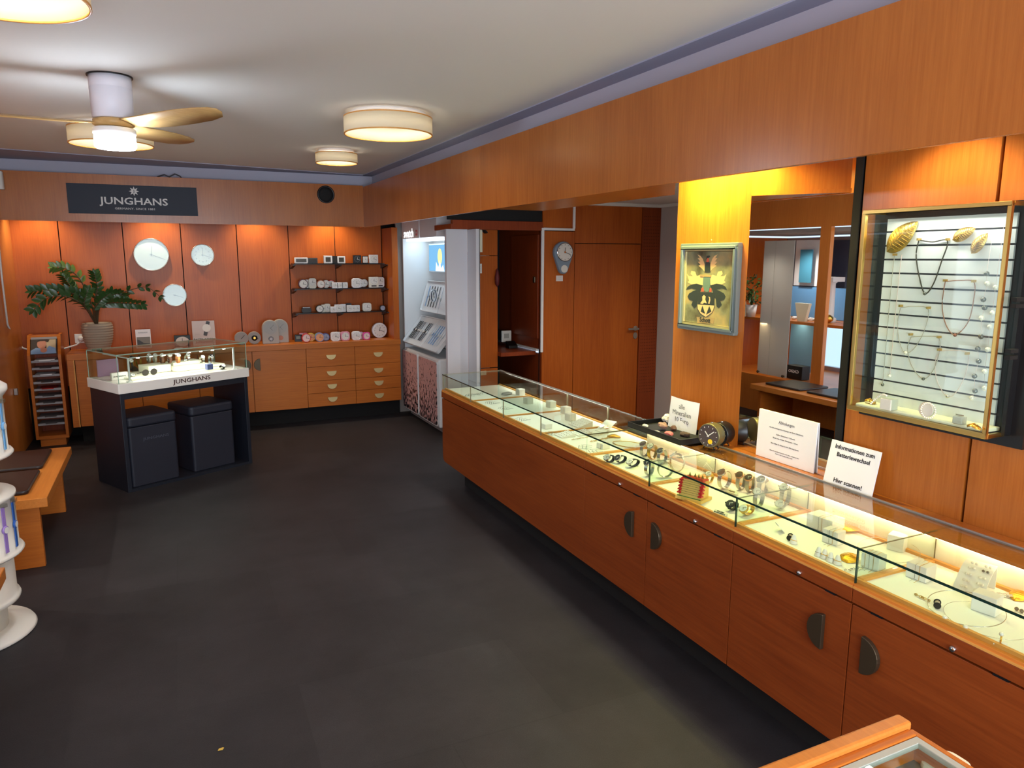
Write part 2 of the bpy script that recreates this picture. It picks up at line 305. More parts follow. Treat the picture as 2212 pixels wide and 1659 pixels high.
b=B().at(-1.7,5.77,1.06).lathe([(.07,0),(.07,.04),(.045,.06),(.04,.42),(.06,.44)],20).at(-1.7,5.77,1.5).box(-.09,.09,-.09,.09,0,.05)
wthing('plaster_column','small white plaster column on the window shelf','column',b,white)
b=B().at(-1.6,5.70,1.06).lathe([(.02,0),(.055,.03),(.055,.06),(.02,.09)],18); wthing('gold_ornament','round gold ornament on the window shelf','ornament',b,goldm)
b=B()
for i in range(26): b.at(-1.62+random.uniform(-.05,.05),5.92+random.uniform(0,.34),1.06+.015).ball(random.uniform(.015,.03),7)
tag(O('shell_pile',b,white),'heap of white shells on the window shelf','shells',kind='stuff')
t=T('casio_box','black display box with white lettering at the window sill','box',(-1.40,5.80,.425)); t.name='watch_display_box'
O('box_body',B().box(-.1,.02,0,.22,0,.15),black,t,.004); text('lettering','CASIO',.045,paper,t,(.0215,.12,.085),(PI/2,0,PI/2),1.15,.0004,.0008)
t=T('window_plant','bushy green plant in a white pot in the shop window','potted plant',(-1.45,6.70,1.06))
O('pot',B().lathe([(.05,0),(.07,.14),(.064,.14)],20),white,t)
b=B()
for i in range(120):
    a=random.uniform(0,6.28); r=random.uniform(.0,.12); z=.16+random.uniform(0,.32); b.at(r*cos(a),r*sin(a),z,random.uniform(-1,1),random.uniform(-1,1),a).prism([(0,-.012),(.03,-.01),(.05,0),(.03,.01),(0,.012)],-.0008,.0008)
for i in range(8): a=i*.8; b.at().tube([(0,0,.1),(.04*cos(a),.04*sin(a),.3)],.004,5)
O('foliage',b,leafm,t)
wthing('arched_stand','small cream arched display stand beside the window plant','display stand',B().at(-1.40,6.80,1.06,rx=PI/2,rz=PI/2).prism([(-.06,0),(.06,0)]+[(.06*cos(x/10*PI),.14+.06*sin(x/10*PI)) for x in range(11)],-.01,.01),cream)
wthing('trapezoid_stand','cream trapezoid display stand on the window shelf','display stand',B().at(-1.5,5.96,1.06,rx=PI/2,rz=PI/2).prism([(-.05,0),(.05,0),(.1,.2),(-.1,.2)],-.02,.02),cream)
# knob plate on left wall cabinet
t=T('cabinet_lock','small steel lock on the left wall panel near the rack','lock',(-1.249,7.55,.585)); O('lock_body',B().box(0,.03,-.02,.02,-.03,.03),steel,t,.004)
# ------------------------------------------------------------------ lights and ceiling fixtures
warm=(1,.80,.52); neut=(1,.92,.82); cool=(.86,.93,1)
gw=glow('lamp_diffuser',(255,243,224),9.5); gc=glow('fan_diffuser',(232,243,255),74); 
def drum(loc,D,hh,label,power=None):
    t=T('ceiling_lamp',label,'ceiling lamp',loc,0,'drum ceiling lamps')
    r=D/2; O('lamp_shade',B().lathe([(r,-hh-.03),(r,-.03),(r-.004,-.03),(r-.004,-hh-.03),(r,-hh-.03)],56,False),fabric,t)
    b=B(); b.lathe([(r+.001,-hh-.033),(r+.001,-hh-.027),(r-.006,-hh-.027),(r-.006,-hh-.033),(r+.001,-hh-.033)],56,False); b.lathe([(r+.001,-.033),(r+.001,-.027),(r-.006,-.027),(r-.006,-.033),(r+.001,-.033)],56,False); O('shade_rim',b,wTrim,t)
    O('diffuser',B().lathe([(1e-4,-.058),(r*.60,-.058),(r*.62,-.052),(r*.60,-.046),(1e-4,-.046)],40,False),gw,t)
    O('mounting_plate',B().lathe([(r*.86,-.022),(r*.86,0)],40),white,t)
    return t
CZ=2.585
drum((1.265,4.38,CZ),.515,.092,'large cream drum lamp on the ceiling between fan and fascia')
drum((1.31,6.02,CZ),.325,.07,'small cream drum lamp near the back corner of the ceiling')
drum((-.235,5.52,CZ),.49,.095,'cream drum lamp seen behind the ceiling fan')
drum((-.365,2.56,CZ),.47,.10,'cream drum lamp cut off at the upper corner, nearest of the lamps')
# fan
fx,fy=-.158,4.075
t=T('ceiling_fan','white ceiling fan with three wooden blades and a glowing light','ceiling fan',(fx,fy,CZ))
O('canopy',B().lathe([(.098,-.006),(.098,0)],40),black,t)
O('housing',B().lathe([(.091,-.006),(.091,-.055),(.0895,-.057),(.091,-.059),(.089,-.19),(.08,-.195)],40),mat('fan_white',(222,222,232),.45),t)
O('hub',B().lathe([(.06,-.19),(.088,-.20),(.09,-.222),(.07,-.232)],36),wood('wood_blade',(206,170,112),(176,138,84),'X',.4),t)
O('light_collar',B().lathe([(.088,-.236),(.093,-.24),(.093,-.262),(.088,-.266)],40),white,t)
O('light_diffuser',B().lathe([(.088,-.266),(.09,-.318),(.083,-.328),(1e-4,-.332)],40,False),gc,t)
def blade(ang):
    L=.56; n=14; top=[];
    prof=[(0.06,.035,-.035),(.12,.055,-.04),(.2,.08,-.045),(.3,.085,-.055),(.42,.082,-.06),(.54,.072,-.055),(.62,.05,-.04),(.65,.015,-.02)]
    vs=[];fs=[]
    for r,a,c in prof:
        z=-.212+.01*(r/.65)**2; 
        for s,th in ((a,.003),(c,.003)):
            tilt=-.22*s
            vs+= [(r,s,z+tilt+th),(r,s,z+tilt-th)]
    m=len(prof)
    for i in range(m-1):
        o=i*4; p=o+4
        fs+=[(o,p,p+2,o+2),(o+1,o+3,p+3,p+1),(o,o+1,p+1,p),(o+2,p+2,p+3,o+3)]
    fs+=[(0,2,3,1),(m*4-4,m*4-3,m*4-1,m*4-2)]
    b=B(); b.at(rz=ang); b.add(vs,fs,True); return b
base=math.atan2(*(lambda p:(p.y-fy,p.x-fx))(AZ(470,243,2.37)))
for k,px_ in enumerate(((470,243),(424,330),(0,258))):
    p=AZ(px_[0],px_[1],(2.375,2.345,2.36)[k]); O('blade',blade(math.radians((-48,57,178)[k])),MATS['wood_blade'],t)
# small white box top left and fascia speaker, cable
t=T('wall_speaker','round black speaker set in the back fascia','speaker',(1.532,7.6,2.369)); O('speaker_ring',B().at(rx=PI/2).lathe([(.084,-.01),(.086,.012),(.074,.018),(.07,.006)],36,False),black,t); O('speaker_grille',B().at(rx=PI/2).lathe([(.074,.0),(.07,.008),(.04,.012),(1e-4,.013)],36,False),blackm,t)
t=T('alarm_box','white plastic box at the left end of the back fascia','alarm box',(-1.2,7.55,2.38)); O('box_body',B().prism(rr(.1,.09,.03),-.075,.075),offw,t,.006)
tag(O('fascia_cable',B().tube([(.02,7.65,2.475),(.08,7.64,2.495),(.12,7.66,2.48),(.17,7.63,2.505),(.21,7.64,2.488),(.22,7.62,2.473)],.006,6),dgrey),'grey cable loop lying on top of the back fascia','cable')
tag(O('power_cord',B().tube([AX(-12,430,-1.22),AX(4,600,-1.235),AX(16,700,-1.235),AY(30,735,8.2),AY(50,752,8.2),AY(90,765,8.2),AY(135,754,8.22),AY(165,745,8.22),AY(178,735,8.23)],.008,8),offw),'white cord hanging on the left wall and running to the socket','cord')
t=T('wall_socket','white wall socket with plug beside the plant pot','socket',tuple(AY(173,731,8.25))); O('socket_plate',B().box(-.045,.045,-.012,0,-.045,.045),offw,t,.004); O('plug',B().at(.01,-.012,0,rx=PI/2).lathe([(.03,0),(.028,.02),(.02,.04),(.01,.045)],20),offw,t)
# light objects
for i,(x,y,p) in enumerate(((-1.02,7.98,16),(-.02,8.0,14),(.9,8.0,14),(1.66,8.0,17))):
    spot('downlight_back',(x,y,2.28),p*1.15,(1,.86,.66),2.1,.9,(0.22,0,0))
area('downlight_yellow',(2.29,2.93,2.26),.06,24,(1,.97,.28),(0,-.05,0),.36,2.8)
spot('downlight_mirror',(2.17,2.31,2.28),12,(1,.85,.5),2.0,.8)
spot('downlight_case',(2.22,1.64,2.28),20,(1,.80,.48),1.9,.7,(0,-.2,0))
spot('downlight_case',(2.22,.8,2.28),20,(1,.80,.48),1.9,.7,(0,-.2,0))
spot('alcove_fill',(3.3,4.2,2.25),46,(1,.9,.78),2.8,.9)  # added fill to brighten the alcove, no fixture known there
spot('alcove_fill',(4.1,4.5,2.25),30,(1,.92,.84),2.9,.9)  # second added fill, lightens the grey alcove wall
spot('niche_lamp',(2.75,6.40,2.35),11,(1,.78,.34),2.2,.8,(.12,0,0))
t=T('recessed_downlight','round recessed downlight in the soffit before the mirror','downlight',(2.2,2.31,2.30)); O('trim_ring',B().lathe([(.045,-.004),(.04,-.006),(.032,-.001)],28,False),chrome,t); O('bulb',B().lathe([(1e-4,-.001),(.032,-.001)],28,False),glow('downlight_bulb',(255,244,220),12),t)
W_=bpy.data.worlds.new('world'); SC.world=W_; W_.use_nodes=True; W_.node_tree.nodes['Background'].inputs[0].default_value=(.62,.78,1,1); W_.node_tree.nodes['Background'].inputs[1].default_value=1.2
SC.view_settings.view_transform='Standard'; SC.view_settings.look='None'; SC.view_settings.gamma=1; SC.view_settings.use_curve_mapping=False
area('fill_behind_camera',(.3,-1.55,1.5),3.0,165,(.76,.88,1),(PI/2+.22,0,0),1.9)  # added fill from behind the camera, no window opens there
area('daylight_window',(-2.24,4.2,1.3),4.8,24,(.86,.93,1),(0,-PI/2,0),1.0)
for y in (3.55,4.15): spot('downlight_showcase',(2.1,y,2.05),22,(1,.95,.86),2.2,.9)
spot('downlight_showcase',(2.25,4.85,2.3),22,(1,.95,.86),2.2,.9)
for y in (2.4,4.6,6.2): spot('bay_fill',(-1.62,y,1.95),26,(1,.93,.82),2.4,.9)  # added fill spots that brighten the window bay for the mirror view
area('bay_shelf_lamp',(-1.7,6.3,1.02),.9,2.2,(1,.74,.4),(0,0,0),.1)
SC.view_settings.exposure=0.5
# ------------------------------------------------------------------ back cabinet units
FY=7.85
def halfdisc(b,r,t,n=14): # flat side up, hangs down, in XZ plane, thickness towards -y
    return b.prism([(r*cos(PI+PI*i/n),r*sin(PI+PI*i/n)) for i in range(n+1)],0,t)
def cab(x0,x1,label,name='cabinet_unit'):
    t=T(name,label,'cabinet',(x0,FY,0),0,'cabinet units along the back wall'); w=x1-x0
    O('body',B().box(.001,w-.001,.02,.39,.165,.80),wCab,t); O('plinth',B().box(0,w,.09,.38,0,.165),groove,t); return t,w
def door_unit(x0,x1,label,right):
    t,w=cab(x0,x1,label); d=O('door',B().box(.003,w-.003,0,.02,.165,.797),wCab,t,.001)
    hx=w-.075 if right else .075; b=B(); b.at(hx,0,.66,rx=PI/2,rz=0); m0=b.m
    b.m=Matrix.Translation((hx,0,.66))@Matrix.Rotation(PI/2 if not right else -PI/2,4,'Y')@Matrix.Rotation(PI/2,4,'X')
    halfdisc(b,.062,.014); O('handle',b,bronze,d,.002)
def drawer_unit(x0,x1,label):
    t,w=cab(x0,x1,label)
    for a,c in ((.80,.602),(.599,.451),(.448,.316),(.313,.168)):
        d=O('drawer',B().box(.002,w-.002,0,.02,c,a-.002),wCab,t,.001); b=B().at(w/2,0,(a+c)/2+.022,rx=PI/2); halfdisc(b,.052,.016); O('handle',b,brassc,d,.002)
door_unit(-.80,-.26,'wooden cabinet unit beside the leaflet rack with one door',True)
door_unit(-.26,.255,'wooden cabinet unit hidden behind the white glass pedestal',False)
door_unit(.255,.769,'wooden cabinet unit just behind the pedestal corner with a dark handle',True)
door_unit(.769,1.31,'wooden cabinet unit with one door next to the drawers',False)
drawer_unit(1.31,1.826,'wooden drawer unit below the arched grey clocks, left of the last drawers')
drawer_unit(1.826,2.338,'wooden drawer unit at the corner beside the watch display tower')
b=B().box(-.86,2.338,7.83,8.249,.80,.857); tag(O('worktop',b,wCab,None,.002),'continuous wooden worktop along the back wall cabinets','worktop')
t=T('end_frame','slim wooden end panel beside the leaflet rack','end panel',(-.86,7.83,0)); O('panel',B().box(0,.055,0,.4,.165,.80),wCab,t,.002); O('edge_strip',B().box(.05,.06,-.002,.0,.165,.80),wTrim,t)
# ------------------------------------------------------------------ shelves
for z,w_ in ((1.686,'topmost'),(1.42,'middle'),(1.16,'lowest')):
    t=T('wall_shelf','black shelf on wedge brackets, %s of the three clock shelves'%w_,'shelf',(1.26,8.249,z),0,'black clock shelves')
    O('board',B().box(.0,.98,-.2,0,-.012,0),mat('smoked_shelf',(24,22,22),.25),t)
    for x in (.0,.485,1.0):
        b=B().at(x-.014,0,0,ry=0,rz=0); b.m=Matrix.Translation((x-.014,0,0))@Matrix.Rotation(PI/2,4,'Y')@Matrix.Rotation(PI/2,4,'Z')
        b.add([(0,0,-.012),(-.225,0,-.012),(-.225,0,-.02),(0,0,-.055),(0,.028,-.012),(-.225,.028,-.012),(-.225,.028,-.02),(0,.028,-.055)],[(0,1,2,3),(4,7,6,5),(0,4,5,1),(1,5,6,2),(2,6,7,3),(3,7,4,0)])
        b.v=[(x-.014+(v[0]),v[1],v[2]) for v in [(p[1],p[0],p[2]) for p in [(0,0,-.0125),(-.225,0,-.0125),(-.225,0,-.022),(0,0,-.06),(0,.028,-.0125),(-.225,.028,-.0125),(-.225,.028,-.022),(0,.028,-.06)]]]
        O('bracket',b,black,t)
# ------------------------------------------------------------------ clocks
def hands(t,y,cx,cz,r,hm,mm,mh=None,w=None):
    w=w or r*.07
    for nm,ang,l in (('hour_hand',hm,.55),('minute_hand',mm,.8)):
        b=B(); b.m=Matrix.Translation((cx,y,cz))@Matrix.Rotation(ang,4,'Y'); b.box(-w/2,w/2,-.0012,0,-r*.12,r*l); O(nm,b,mh or handk,t)
def ticks(b,y,cx,cz,r,n=12,s=.05):
    for i in range(n):
        a=2*PI*i/n; b.m=Matrix.Translation((cx,y,cz))@Matrix.Rotation(a,4,'Y'); b.box(-r*s*.5,r*s*.5,-.0008,0,r*.78,r*.9)
    b.at()
HM,MM=.15,1.85
def clock(label,x,y,z,w,h,d,casem,dialm,shape='round',face=None,grp='clocks on the black shelves',rz=0,fz=None,extra=None,hm=HM,mm=MM,hmat=None,tickm=True,tilt=0):
    t=T('alarm_clock',label,'clock',(x,y,z),rz,grp); fr=face or min(w,h)*.42; cz=h/2 if fz is None else fz
    out={'round':circ(w/2,30),'square':rr(w,h,.006,3),'soft':rr(w,h,min(w,h)*.26,6)}[shape]
    b=B().at(0,0,h/2,rx=PI/2); b.prism(out,-d/2,d/2); O('case',b,casem,t,min(.004,d*.2))
    if shape=='square' and face is None: dp=rr(w*.84,h*.84,.004,3)
    else: dp=circ(fr,28)
    b=B().at(0,-d/2-.0005,cz,rx=PI/2); b.prism(dp,0,.0015); b.k=1
    if tickm: ticks(b,-d/2-.0025,0,cz,fr)
    O('dial',b,[dialm,handk if dialm is not dialk else dialw],t)
    hands(t,-d/2-.0035,0,cz,fr,hm,mm,hmat or (dialw if dialm in (dialk,) else handk))
    if extra: extra(t)
    return t
def lcd(label,x,y,z,w,h,d,casem,scr,frac=(.8,.55),cz=None):
    t=T('digital_clock',label,'clock',(x,y,z),0,'clocks on the black shelves'); O('case',B().at(0,0,h/2,rx=PI/2).prism(rr(w,h,.006,3),-d/2,d/2),casem,t,.002)
    O('display',B().box(-w*frac[0]/2,w*frac[0]/2,-d/2-.0015,-d/2,(cz or h*.5)-h*frac[1]/2,(cz or h*.5)+h*frac[1]/2),scr,t); return t
lcdm=mat('lcd_dark',(70,66,60),.25); lcdk=mat('lcd_black',(38,38,38),.25)
def sx(px,py,Y): return AY(px,py,Y).x
Y1=8.10; z1,z2,z3=1.686,1.42,1.16
whitec=mat('clock_white',(232,230,230),.4); creamc=mat('clock_cream',(226,220,204),.4); copper=mat('copper_case',(150,92,70),.35,.6); plum=mat('plum_case',(84,44,60),.4); redc=mat('clock_red',(200,40,40),.4)
lcd('white digital clock with wide dark display, first on the top shelf',sx(650,558,Y1),Y1,z1,.135,.062,.035,whitec,lcdm)
lcd('dark grey digital clock beside the white one on the top shelf',sx(675,558,Y1),Y1+.01,z1,.105,.058,.03,dgrey,lcdk)
lcd('white digital clock with upright display, left of the black one',sx(708,557,Y1),Y1,z1,.09,.082,.035,whitec,lcdm,(.6,.6))
lcd('black digital clock squeezed between two white ones',sx(724,557,Y1),Y1+.015,z1,.07,.078,.035,black,lcdk,(.7,.6))
lcd('white digital clock half behind the black digital one',sx(737,557,Y1),Y1+.01,z1,.085,.078,.035,whitec,lcdm,(.65,.6))
def lid(t): O('lid',B().box(-.05,.05,-.05,-.046,-.0,.006),black,t)
clock('black square travel clock with black dial on the top shelf',sx(771,556,Y1),Y1,z1,.088,.088,.03,black,dialk,'square')
clock('small white dial clock in a black folding case',sx(788,556,Y1),Y1-.01,z1,.062,.08,.02,black,dialw,'square')
clock('white square clock at the end of the top shelf',sx(806,556,Y1),Y1-.01,z1,.098,.094,.035,whitec,dialw,'square')
# shelf 2
clock('round plum cased alarm clock, first on the middle shelf',sx(653,604,Y1),Y1-.03,z2,.10,.10,.05,plum,dialw)
clock('round silver alarm clock half hidden by the plum one',sx(663,603,Y1),Y1+.02,z2,.095,.10,.04,alum,dialw)
clock('tall cream rimmed alarm clock on the middle shelf',sx(674,602,Y1),Y1,z2,.082,.108,.04,creamc,dialw,'soft',.036,fz=.066)
clock('round copper cased alarm clock on the middle shelf',sx(691,607,Y1),Y1-.03,z2,.09,.09,.045,copper,dialw)
clock('round steel alarm clock beside the copper one',sx(703,606,Y1),Y1,z2,.09,.09,.045,steel,dialw)
clock('round red topped alarm clock behind the small white clocks',sx(716,605,Y1),Y1+.04,z2,.085,.09,.04,redc,dialw)
for i,p in enumerate((721,731.5,742)):
    clock(('small white rectangular clock, first of the row of three','small white rectangular clock in the middle of the row of three','small white rectangular clock, last of the row of three')[i],sx(p,611,Y1),Y1-.05,z2,.062,.062,.03,whitec,dialw,'square',.022)
clock('round white alarm clock in front of two others on the middle shelf',sx(767,605,Y1),Y1-.04,z2,.10,.104,.04,whitec,dialw,'soft',.044)
clock('round white alarm clock behind the front white one',sx(775,605,Y1),Y1,z2,.10,.10,.04,whitec,dialw)
clock('round silver rimmed alarm clock, third of the overlapping three',sx(786,605,Y1),Y1+.02,z2,.09,.10,.04,alum,dialw)
def strip(t): O('display',B().box(-.028,.028,-.0225,-.02,.012,.026),dgrey,t)
clock('cream combined clock with small display strip on the middle shelf',sx(805,604,Y1),Y1-.03,z2,.105,.118,.04,creamc,dialw,'square',.042,fz=.075,extra=strip)
clock('white combined clock with dark display strip, last on the middle shelf',sx(820,603,Y1),Y1,z2,.098,.115,.04,whitec,dialw,'soft',.04,fz=.074,extra=strip)
# shelf 3
t=T('clock_radio','small black clock radio on the lowest shelf','clock radio',(sx(661,664,Y1),Y1,z3)); O('case',B().at(0,0,.026,rx=PI/2).prism(rr(.1,.052,.015),-.03,.03),black,t,.003); O('top_bar',B().box(-.04,.04,-.03,.02,.052,.062),alum,t,.003); O('display',B().box(-.035,.035,-.0315,-.03,.012,.038),lcdk,t)
clock('round black rimmed alarm clock on the lowest shelf',sx(688.5,661,Y1),Y1-.03,z3,.082,.082,.04,black,dialw)
clock('cream arched clock beside the black rimmed one',sx(698,661,Y1),Y1+.0,z3,.05,.085,.03,creamc,dialw,'soft',.02)
clock('cream rounded clock leaning behind the white boxes',sx(707,659,Y1),Y1+.02,z3,.07,.092,.03,creamc,dialw,'soft',.03)
clock('tiny white cube clock on the lowest shelf',sx(717,664,Y1),Y1-.05,z3,.058,.062,.04,whitec,dialw,'square',.022)
clock('white upright clock with big hands on the lowest shelf',sx(729,661,Y1),Y1-.04,z3,.085,.083,.035,whitec,dialw,'square')
clock('white oblong clock half behind the upright one',sx(740,661,Y1),Y1-.02,z3,.055,.086,.035,whitec,dialw,'square',.024)
clock('white square clock with thin case near the shelf divider',sx(752,662,Y1),Y1-.06,z3,.058,.074,.03,whitec,dialw,'square')
clock('white square clock second from the divider',sx(761,662,Y1),Y1-.04,z3,.055,.07,.03,whitec,dialw,'square')
clock('white square clock third from the divider',sx(770,662,Y1),Y1-.02,z3,.058,.07,.03,whitec,dialw,'square')
lcd('dark clock peeping out behind the white square clocks',sx(755,657,Y1),Y1+.05,z3,.06,.088,.03,dgrey,lcdk)
def foot(t): O('foot',B().box(-.022,.022,-.02,.02,-.0,.012),creamc,t)
clock('cream rounded alarm clock standing alone on the lowest shelf',sx(791,659,Y1),Y1-.02,z3,.10,.092,.04,creamc,dialw,'soft',.04,extra=foot)
clock('small grey blue clock in a black case, last on the lowest shelf',sx(825,661,Y1),Y1-.02,z3,.06,.06,.03,black,mat('dial_blue',(168,176,196),.4),'soft',.026)
# ---- on the worktop
TZ=.857; Yc=8.05; G2='clocks standing on the back worktop'
def kid(lb,px,py,w,cm,dm,shape='round',dY=0,h=None): return clock(lb,sx(px,py,Yc-.1+dY),Yc-.1+dY,TZ,w,h or w,.04,cm,dm,shape,grp=G2)
pk=mat('clock_pink',(226,150,172),.4); mg=mat('clock_magenta',(214,70,150),.4); ye=mat('clock_yellow',(214,180,60),.4); bl_=mat('clock_blue',(60,84,150),.4); lb_=mat('clock_lightblue',(120,140,190),.4); gn=mat('clock_green',(96,150,90),.4); orr=mat('dial_orange',(226,160,110),.5); pd=mat('dial_pink',(232,206,200),.5); lil=mat('clock_lilac',(170,150,196),.4)
lcd('black digital weather clock on the worktop below the shelves',sx(644,726,Yc),Yc,TZ,.075,.075,.03,black,mat('lcd_green',(120,130,118),.3),(.6,.4),.045)
clock('pink square clock behind the red round one',sx(655,723,Yc+.06),Yc+.06,TZ,.08,.085,.04,pk,pd,'square',grp=G2)
kid('red round kids alarm clock on the worktop',661,726,.094,redc,pd)
kid('yellow and red round clock behind the red one',671,722,.09,ye,orr,dY=.07)
kid('green rimmed round clock behind the light blue one',686,722,.085,gn,orr,dY=.09)
kid('light blue round clock with orange dial',690,725,.098,lb_,orr)
kid('dark blue round clock next to the light blue one',703,721,.082,bl_,mat('dial_steel',(150,160,184),.5),dY=.06)
kid('white rounded square clock in front of another white one',724,722,.098,whitec,dialw,'soft')
kid('white rounded square clock partly behind its twin',729,721,.09,whitec,dialw,'soft',dY=.06)
kid('pink and white rounded square clock on the worktop',745,721,.098,pk,dialw,'soft')
kid('white rounded square clock standing alone beside the pink one',769,721,.096,whitec,dialw,'soft')
kid('lilac round clock behind the magenta one',780,720,.08,lil,pd,dY=.07)
kid('magenta rounded square clock on the worktop',791,722,.08,mg,pd,'soft',h=.08)
t=clock('large white round wall clock leaning at the niche corner',sx(819,709,8.1),8.1,TZ,.17,.165,.04,whitec,dialw,grp=G2)
clock('round grey disc clock with one black hand',sx(521,727,8.0),8.0,TZ,.135,.135,.05,grey,grey,grp=G2,hm=.75,mm=.75,tickm=False)
t=clock('round grey disc clock with a dark brass centre',sx(549,727,8.02),8.02,TZ,.13,.13,.05,grey,grey,grp=G2,tickm=False); O('centre_boss',B().at(0,-.026,.065,rx=PI/2).lathe([(.03,0),(.03,.004),(.02,.005),(.018,.008),(1e-4,.009)],24,False),black,t); O('centre_ring',B().at(0,-.03,.065,rx=PI/2).cyl(.012,0,.006,16),goldm,t)
def arch(lb,px,dY,boss):
    Y=7.98+dY; t=T('arched_clock',lb,'clock',(sx(px,720,Y),Y,TZ),0,G2); w=.165
    O('case',B().at(rx=PI/2).prism([(-w/2,0),(w/2,0)]+[(w/2*cos(PI*i/14),.165+w/2*sin(PI*i/14)) for i in range(15)],-.03,.03),mat('arch_grey',(176,170,160),.55),t,.006)
    O('dial',B().at(0,-.031,.165,rx=PI/2).cyl(.066,0,.002,32),dialgr,t); hands(t,-.0345,0,.165,.06,2.5,.8,handg,.004)
    O('speaker_hole',B().at(0,-.031,.052,rx=PI/2).cyl(.026,0,.002,24),boss,t)
    b=B()
    for i in range(8): b.m=Matrix.Translation((0,-.034,.052))@Matrix.Rotation(i*PI/4,4,'Y'); b.box(-.002,.002,-.001,.0,.004,.022)
    O('pendulum_spokes',b,paper if boss is dgrey else copper,t)
arch('grey arched table clock in front of its twin',584,0,dgrey); arch('grey arched table clock behind and beside its twin',605,.07,copper)
# ---- wall clocks
def wallclock(lb,c,D,dots,hm,mm):
    t=T('wall_clock',lb,'wall clock',(c[0],8.25,c[1]),0,'white wall clocks'); r=D/2
    O('rim',B().at(rx=PI/2).lathe([(r,0),(r,.05),(r-.006,.052),(r-.008,.03)],48,False),silverm,t)
    b=B().at(0,-.03,0,rx=PI/2); b.cyl(r-.007,0,.002,48); b.k=1; b.at()
    for i in range(12):
        a=i*PI/6
        if dots: b.at(.62*r*sin(a),-.033,.62*r*cos(a),rx=PI/2).prism(circ(.005,8),0,.0006)
        else: b.m=Matrix.Translation((0,-.0325,0))@Matrix.Rotation(a,4,'Y'); b.box(-.001,.001,-.0006,0,r*.7,r*.9)
    b.at(); O('dial',b,[dialw,handg if dots else dialgr],t); hands(t,-.034,0,0,r,hm,mm,handg,.004); O('cap',B().at(0,-.034,0,rx=PI/2).cyl(.009,0,.004,16),handg,t)
    O('cover_glass',B().at(0,-.045,0,rx=PI/2).cyl(r-.008,0,.002,40),glass,t)
for lb,(x,y),w_,d,hm,mm in (('largest white round wall clock on the wooden panels',(327,550),76.5,0,.12,1.95),('white wall clock with dot markers, right of the largest one',(437.5,551),53,1,.05,1.85),('plain white wall clock hanging below the other two',(377.5,637.5),54,0,1.85,1.9)):
    p=AY(x,y,8.22); wallclock(lb,(p.x,p.z),w_*.00423*.985,d,hm,mm)
# ---- papers and box on worktop
def card(nm,lb,cat,px,py,Y,w,h,tilt=.12,mt=paper): 
    p=AY(px,py,Y); t=T(nm,lb,cat,(p.x,Y,TZ),0,None,-tilt); O('sheet',B().box(-w/2,w/2,0,.002,0,h),mt,t); return t
t=card('leaflet','small white leaflet with grey photo behind the glass pedestal','leaflet',309,722,8.1,.135,.185); O('picture',B().box(-.06,.06,-.001,0,.012,.11),mat('photo_grey',(128,128,122),.6),t); O('picture_shape',B().at(0,-.0015,0,rx=PI/2).prism([(-.055,.02),(.05,.02),(.055,.045),(.0,.05),(-.03,.075),(-.055,.085)],0,.0006),dgrey,t); text('lettering','JUNGHANS',.012,ink,t,(0,-.0015,.155),sx=1.3)
t=card('watch_poster','pinkish poster of a leather strap wristwatch on the worktop','poster',440,715,8.12,.215,.25,.1,mat('poster_pinkish',(206,192,188),.6))
O('poster_headline',B().box(-.1075,.1075,-.001,0,.0,.075),mat('poster_light',(224,220,218),.6),t); text('lettering','FASZINATION\nJUNGHANS',.03,ink,t,(0,-.0015,.046),sx=1.05,bold=.0006,lsp=.9)
O('watch_strap',B().at(.03,-.001,.17,rx=PI/2,ry=.25).prism(rr(.036,.15,.008),0,.0008),dgrey,t); O('watch_face',B().at(.03,-.002,.175,rx=PI/2).cyl(.04,0,.001,28),dialw,t); text('small_print','- - - - -\n= = = =\n- - - - -',.014,grey,t,(-.06,-.0015,.11))
t=T('boxed_clock','white round clock in a black box before the poster','clock',(AY(393,722,8.06).x,8.06,TZ)); O('box_body',B().box(-.075,.075,0,.05,0,.115),black,t,.002); O('clock_face',B().at(0,-.001,.053,rx=PI/2).prism(circ(.062,30,1,.78),0,.004),dialw,t,.001); hands(t,-.006,0,.056,.055,.0,1.85,handk,.004)
# ---- plant
pp=(-.603,8.03)
t=T('potted_plant','dark green arching plant in a ribbed clay pot on the worktop','potted plant',(pp[0],pp[1],TZ))
prof=[(.075,0),(.095,.02),(.12,.09),(.132,.16),(.135,.23),(.128,.262),(.118,.27),(.112,.262),(.112,.24)]
def ribs():
    o=[]
    for i in range(61):
        z=.27*i/60; 
        for (r0,a),(r1,c) in zip(prof[:6],prof[1:7]):
            if a<=z<=c: r=r0+(r1-r0)*(z-a)/(c-a+1e-9); break
        o.append((r+.003*sin(z*260),z))
    return o+[(.112,.268),(.11,.24)]
O('pot',B().lathe(ribs(),40,False),gpot,t); O('soil',B().lathe([(.111,.235),(1e-4,.245)],24,False),soil,t)
def leaf(b,p,d,up,L,Wd):
    d=Vector(d).normalized(); s=d.cross(Vector(up)).normalized(); n=s.cross(d); p=Vector(p); pts=[];
    for u,w in ((0,.12),(.18,.7),(.42,1),(.7,.8),(.9,.35),(1,.02)):
        c=p+d*L*u-n*L*.12*u*u; pts+=[tuple(c+s*Wd*w/2+n*Wd*.12*w),tuple(c),tuple(c-s*Wd*w/2+n*Wd*.12*w)]
    fs=[]
    for i in range(5):
        o=i*3; fs+=[(o,o+1,o+4,o+3),(o+1,o+2,o+5,o+4)]
    b.add(pts,fs,True)
